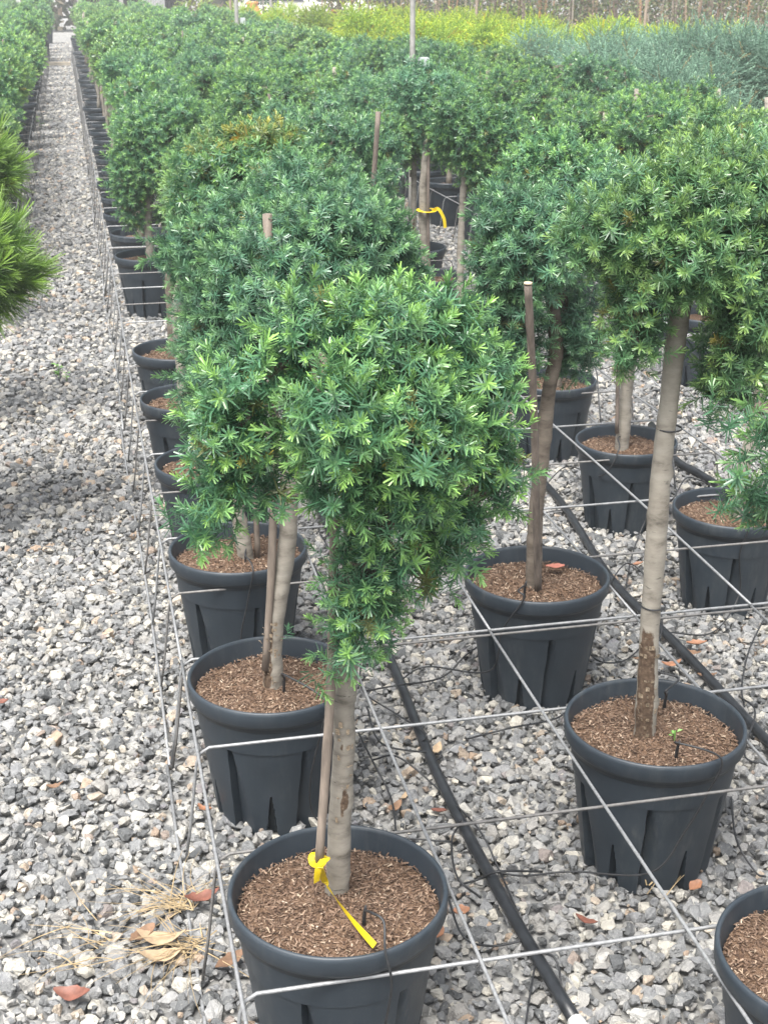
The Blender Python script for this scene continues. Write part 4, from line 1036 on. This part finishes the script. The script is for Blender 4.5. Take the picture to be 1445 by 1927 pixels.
# wall behind the saplings keeps the far view closed: a dense far hedge
x_a = at_y(-150, 0, 48)[0]
hed = bush_leaves(1300, 22000, 1, 0, 1, [(.09, .10, .06), (.14, .12, .08), (.07, .09, .04), (.18, .14, .10)], .30)
vv = np.empty(len(hed.vertices) * 3, np.float32); hed.vertices.foreach_get('co', vv); vv = vv.reshape(-1, 3)
cen = np.repeat(vv.reshape(-1, 4, 3).mean(1), 4, 0); offs = vv - cen; cen[:, 0] = (cen[:, 0] * 26) + 20; cen[:, 1] = cen[:, 1] * 1.2; cen[:, 2] *= 3.2
hed.vertices.foreach_set('co', (cen + offs).astype(np.float32).ravel()); hed.update(); hed.materials.append(M['leafy'])
o = obj('far_thicket', hed, loc=(x_a, 46, 0), rot=(0, 0, -.12)); tag(o, 'dull brown-green thicket closing the view behind everything', 'thicket', None, 'stuff')

# white car
p = at_y(578, 8, 36.0); cx, cy = p[0], 36.0
car = thing('parked_car', (cx, cy, 0), 'white car seen low behind the golden junipers at the top edge', 'car', rz=.5)
def car_body():
    prof = [(-2.0, .28), (-2.05, .62), (-1.95, .86), (-1.25, .93), (-.65, 1.38), (.75, 1.42), (1.55, 1.0), (1.98, .92), (2.05, .55), (1.98, .28)]
    V = []; F = []; n_ = len(prof)
    for xx, ins in ((-.82, 0), (-.84, 0), (.84, 0), (.82, 0)):
        for (yy, zz) in prof:
            k_ = 1 - max(0, zz - .9) * .32; V.append((xx * k_, yy, zz))
    for a in range(3):
        for i in range(n_): j = (i + 1) % n_; F.append([a * n_ + i, a * n_ + j, (a + 1) * n_ + j, (a + 1) * n_ + i])
    F += [list(range(n_))[::-1], [3 * n_ + i for i in range(n_)]]
    return mesh_np('body', V, F)
bd = obj('body', car_body(), M['white_paint'], car)
obj('rear_window', mesh_np('rear_window', [(-.62, -1.18, .985), (.62, -1.18, .985), (.56, -.72, 1.34), (-.56, -.72, 1.34)], [[0, 1, 2, 3]]), M['glass'], car, loc=(0, -.012, .012))
for s_ in (-1, 1):
    for y0_, y1_ in ((-.95, -.05), (.05, 1.1)):
        obj('side_window', mesh_np('side_window', [(s_ * .825, y0_, .98), (s_ * .825, y1_ + .1, .98), (s_ * .735, y1_ - .15, 1.31), (s_ * .735, y0_ + .3, 1.31)], [[0, 1, 2, 3] if s_ > 0 else [3, 2, 1, 0]]), M['glass'], car, loc=(s_ * .006, 0, .01))
    obj('tail_light', prism('tail_light', s_ * .78 - .06, s_ * .78 + .06, -2.06, -2.0, .65, .85, .01), M['red_light'], car)
    for yy in (-1.3, 1.3):
        wh = obj('wheel', tube('wheel', [(s_ * .86, yy, .3), (s_ * .66, yy, .3)], .3, 20), M['rubber'], car)
        obj('rim', tube('rim', [(s_ * .868, yy, .3), (s_ * .80, yy, .3)], .18, 14), M['boxgrey'], wh)
# orange clay jar and a low shed with posts, at the back left
x = at_y(475, 12, 29)[0]; V = []; S = 20
prof = [(0, .10), (.06, .16), (.25, .22), (.45, .21), (.58, .15), (.64, .12), (.68, .145), (.72, .14), (.70, .10), (.5, .16)]
for z_, r_ in prof: V += [(r_ * math.cos(2 * math.pi * k / S), r_ * math.sin(2 * math.pi * k / S), z_) for k in range(S)]
F = [[i * S + k, i * S + (k + 1) % S, (i + 1) * S + (k + 1) % S, (i + 1) * S + k] for i in range(len(prof) - 1) for k in range(S)] + [list(range(S))[::-1]]
jar = thing('clay_jar', (x, 29, 0), 'orange clay jar on a timber stand at the top edge', 'jar')
obj('vessel', mesh_np('vessel', V, F, smooth=True), M['terracotta'], jar, loc=(0, 0, .48), scale=.85)
st_ = obj('stand', prism('stand', -.2, .2, -.2, .2, .42, .48), M['timber'], jar)
for sx in (-1, 1):
    for sy in (-1, 1): obj('leg', prism('leg', sx * .16 - .025, sx * .16 + .025, sy * .16 - .025, sy * .16 + .025, 0, .42, .004), M['timber'], st_)
xs0, xs1 = at_y(150, 5, 38)[0], at_y(345, 5, 38)[0]
shed = thing('open_shed', (xs0, 38, 0), 'low grey shed with dark open bays at the top left edge', 'shed')
Lx = xs1 - xs0
wv_ = []; wf = []; nn = 90
for i in range(nn + 1):
    xx = Lx * i / nn; yy = .03 * math.sin(i * 1.7); wv_ += [(xx, 1.2 + yy, 0), (xx, 1.2 + yy, 2.3)]
for i in range(nn): wf.append([2 * i, 2 * i + 2, 2 * i + 3, 2 * i + 1])
obj('back_wall', mesh_np('back_wall', wv_, wf), M['darkwood'], shed)
for i in range(6): obj('post', prism('post', Lx * i / 5 - .05, Lx * i / 5 + .05, -.05, .05, 0, 2.2, .005), M['darkwood'] if i % 2 else M['metalgrey'], shed)
pv = []; pf = []
for i in range(41):
    xx = Lx * (.60 + .22 * i / 40); yy = .02 * math.sin(i * 1.6); pv += [(xx, -.1 + yy, .0), (xx, -.1 + yy, 1.05)]
for i in range(40): pf.append([2 * i, 2 * i + 2, 2 * i + 3, 2 * i + 1])
obj('front_panel', mesh_np('front_panel', pv, pf), M['corrugated'], shed)
obj('roof', prism('roof', -.3, Lx + .3, -.4, 1.6, 2.2, 2.28, .01), M['corrugated'], shed)
for px, Yb, lab in [(368, 30, 'yellow-green bush at the top edge beside the shed'), (495, 31, 'dark green bush behind the orange jar')]:
    x = at_y(px, 10, Yb)[0]; t = thing('leafy_bush', (x, Yb, 0), lab, 'bush', 'bushes at the back')
    me = bush_leaves(1400 + px, 900, .45, .3, 1.5, [(.26, .30, .06), (.18, .26, .05)] if px < 400 else [(.04, .09, .03), (.06, .12, .04)], .07); me.materials.append(M['leafy'])
    obj('stem', tube('stem', [(0, 0, 0), (.02, 0, .6), (0, 0, 1.1)], [.03, .025, .01], 7), M['bark_dark'], t); tag(obj('crown', me, None, t), kind='stuff')

# ------------------------------------------------------------------ the hazy air of the photograph
hz_ = obj('haze', prism('haze', -45, 75, -8, 70, -1.2, 4.6, 0), None); tag(hz_, 'pale humid haze over the whole nursery', 'haze', None, 'stuff')
hm = bpy.data.materials.new('humid_air'); hm.use_nodes = True; hn = hm.node_tree
for n_ in list(hn.nodes): hn.nodes.remove(n_)
pv_ = hn.nodes.new('ShaderNodeVolumePrincipled'); pv_.inputs['Color'].default_value = (.93, .96, .97, 1); pv_.inputs['Density'].default_value = .0044; pv_.inputs['Anisotropy'].default_value = .1
ho = hn.nodes.new('ShaderNodeOutputMaterial'); hn.links.new(pv_.outputs[0], ho.inputs['Volume']); hz_.data.materials.append(hm)
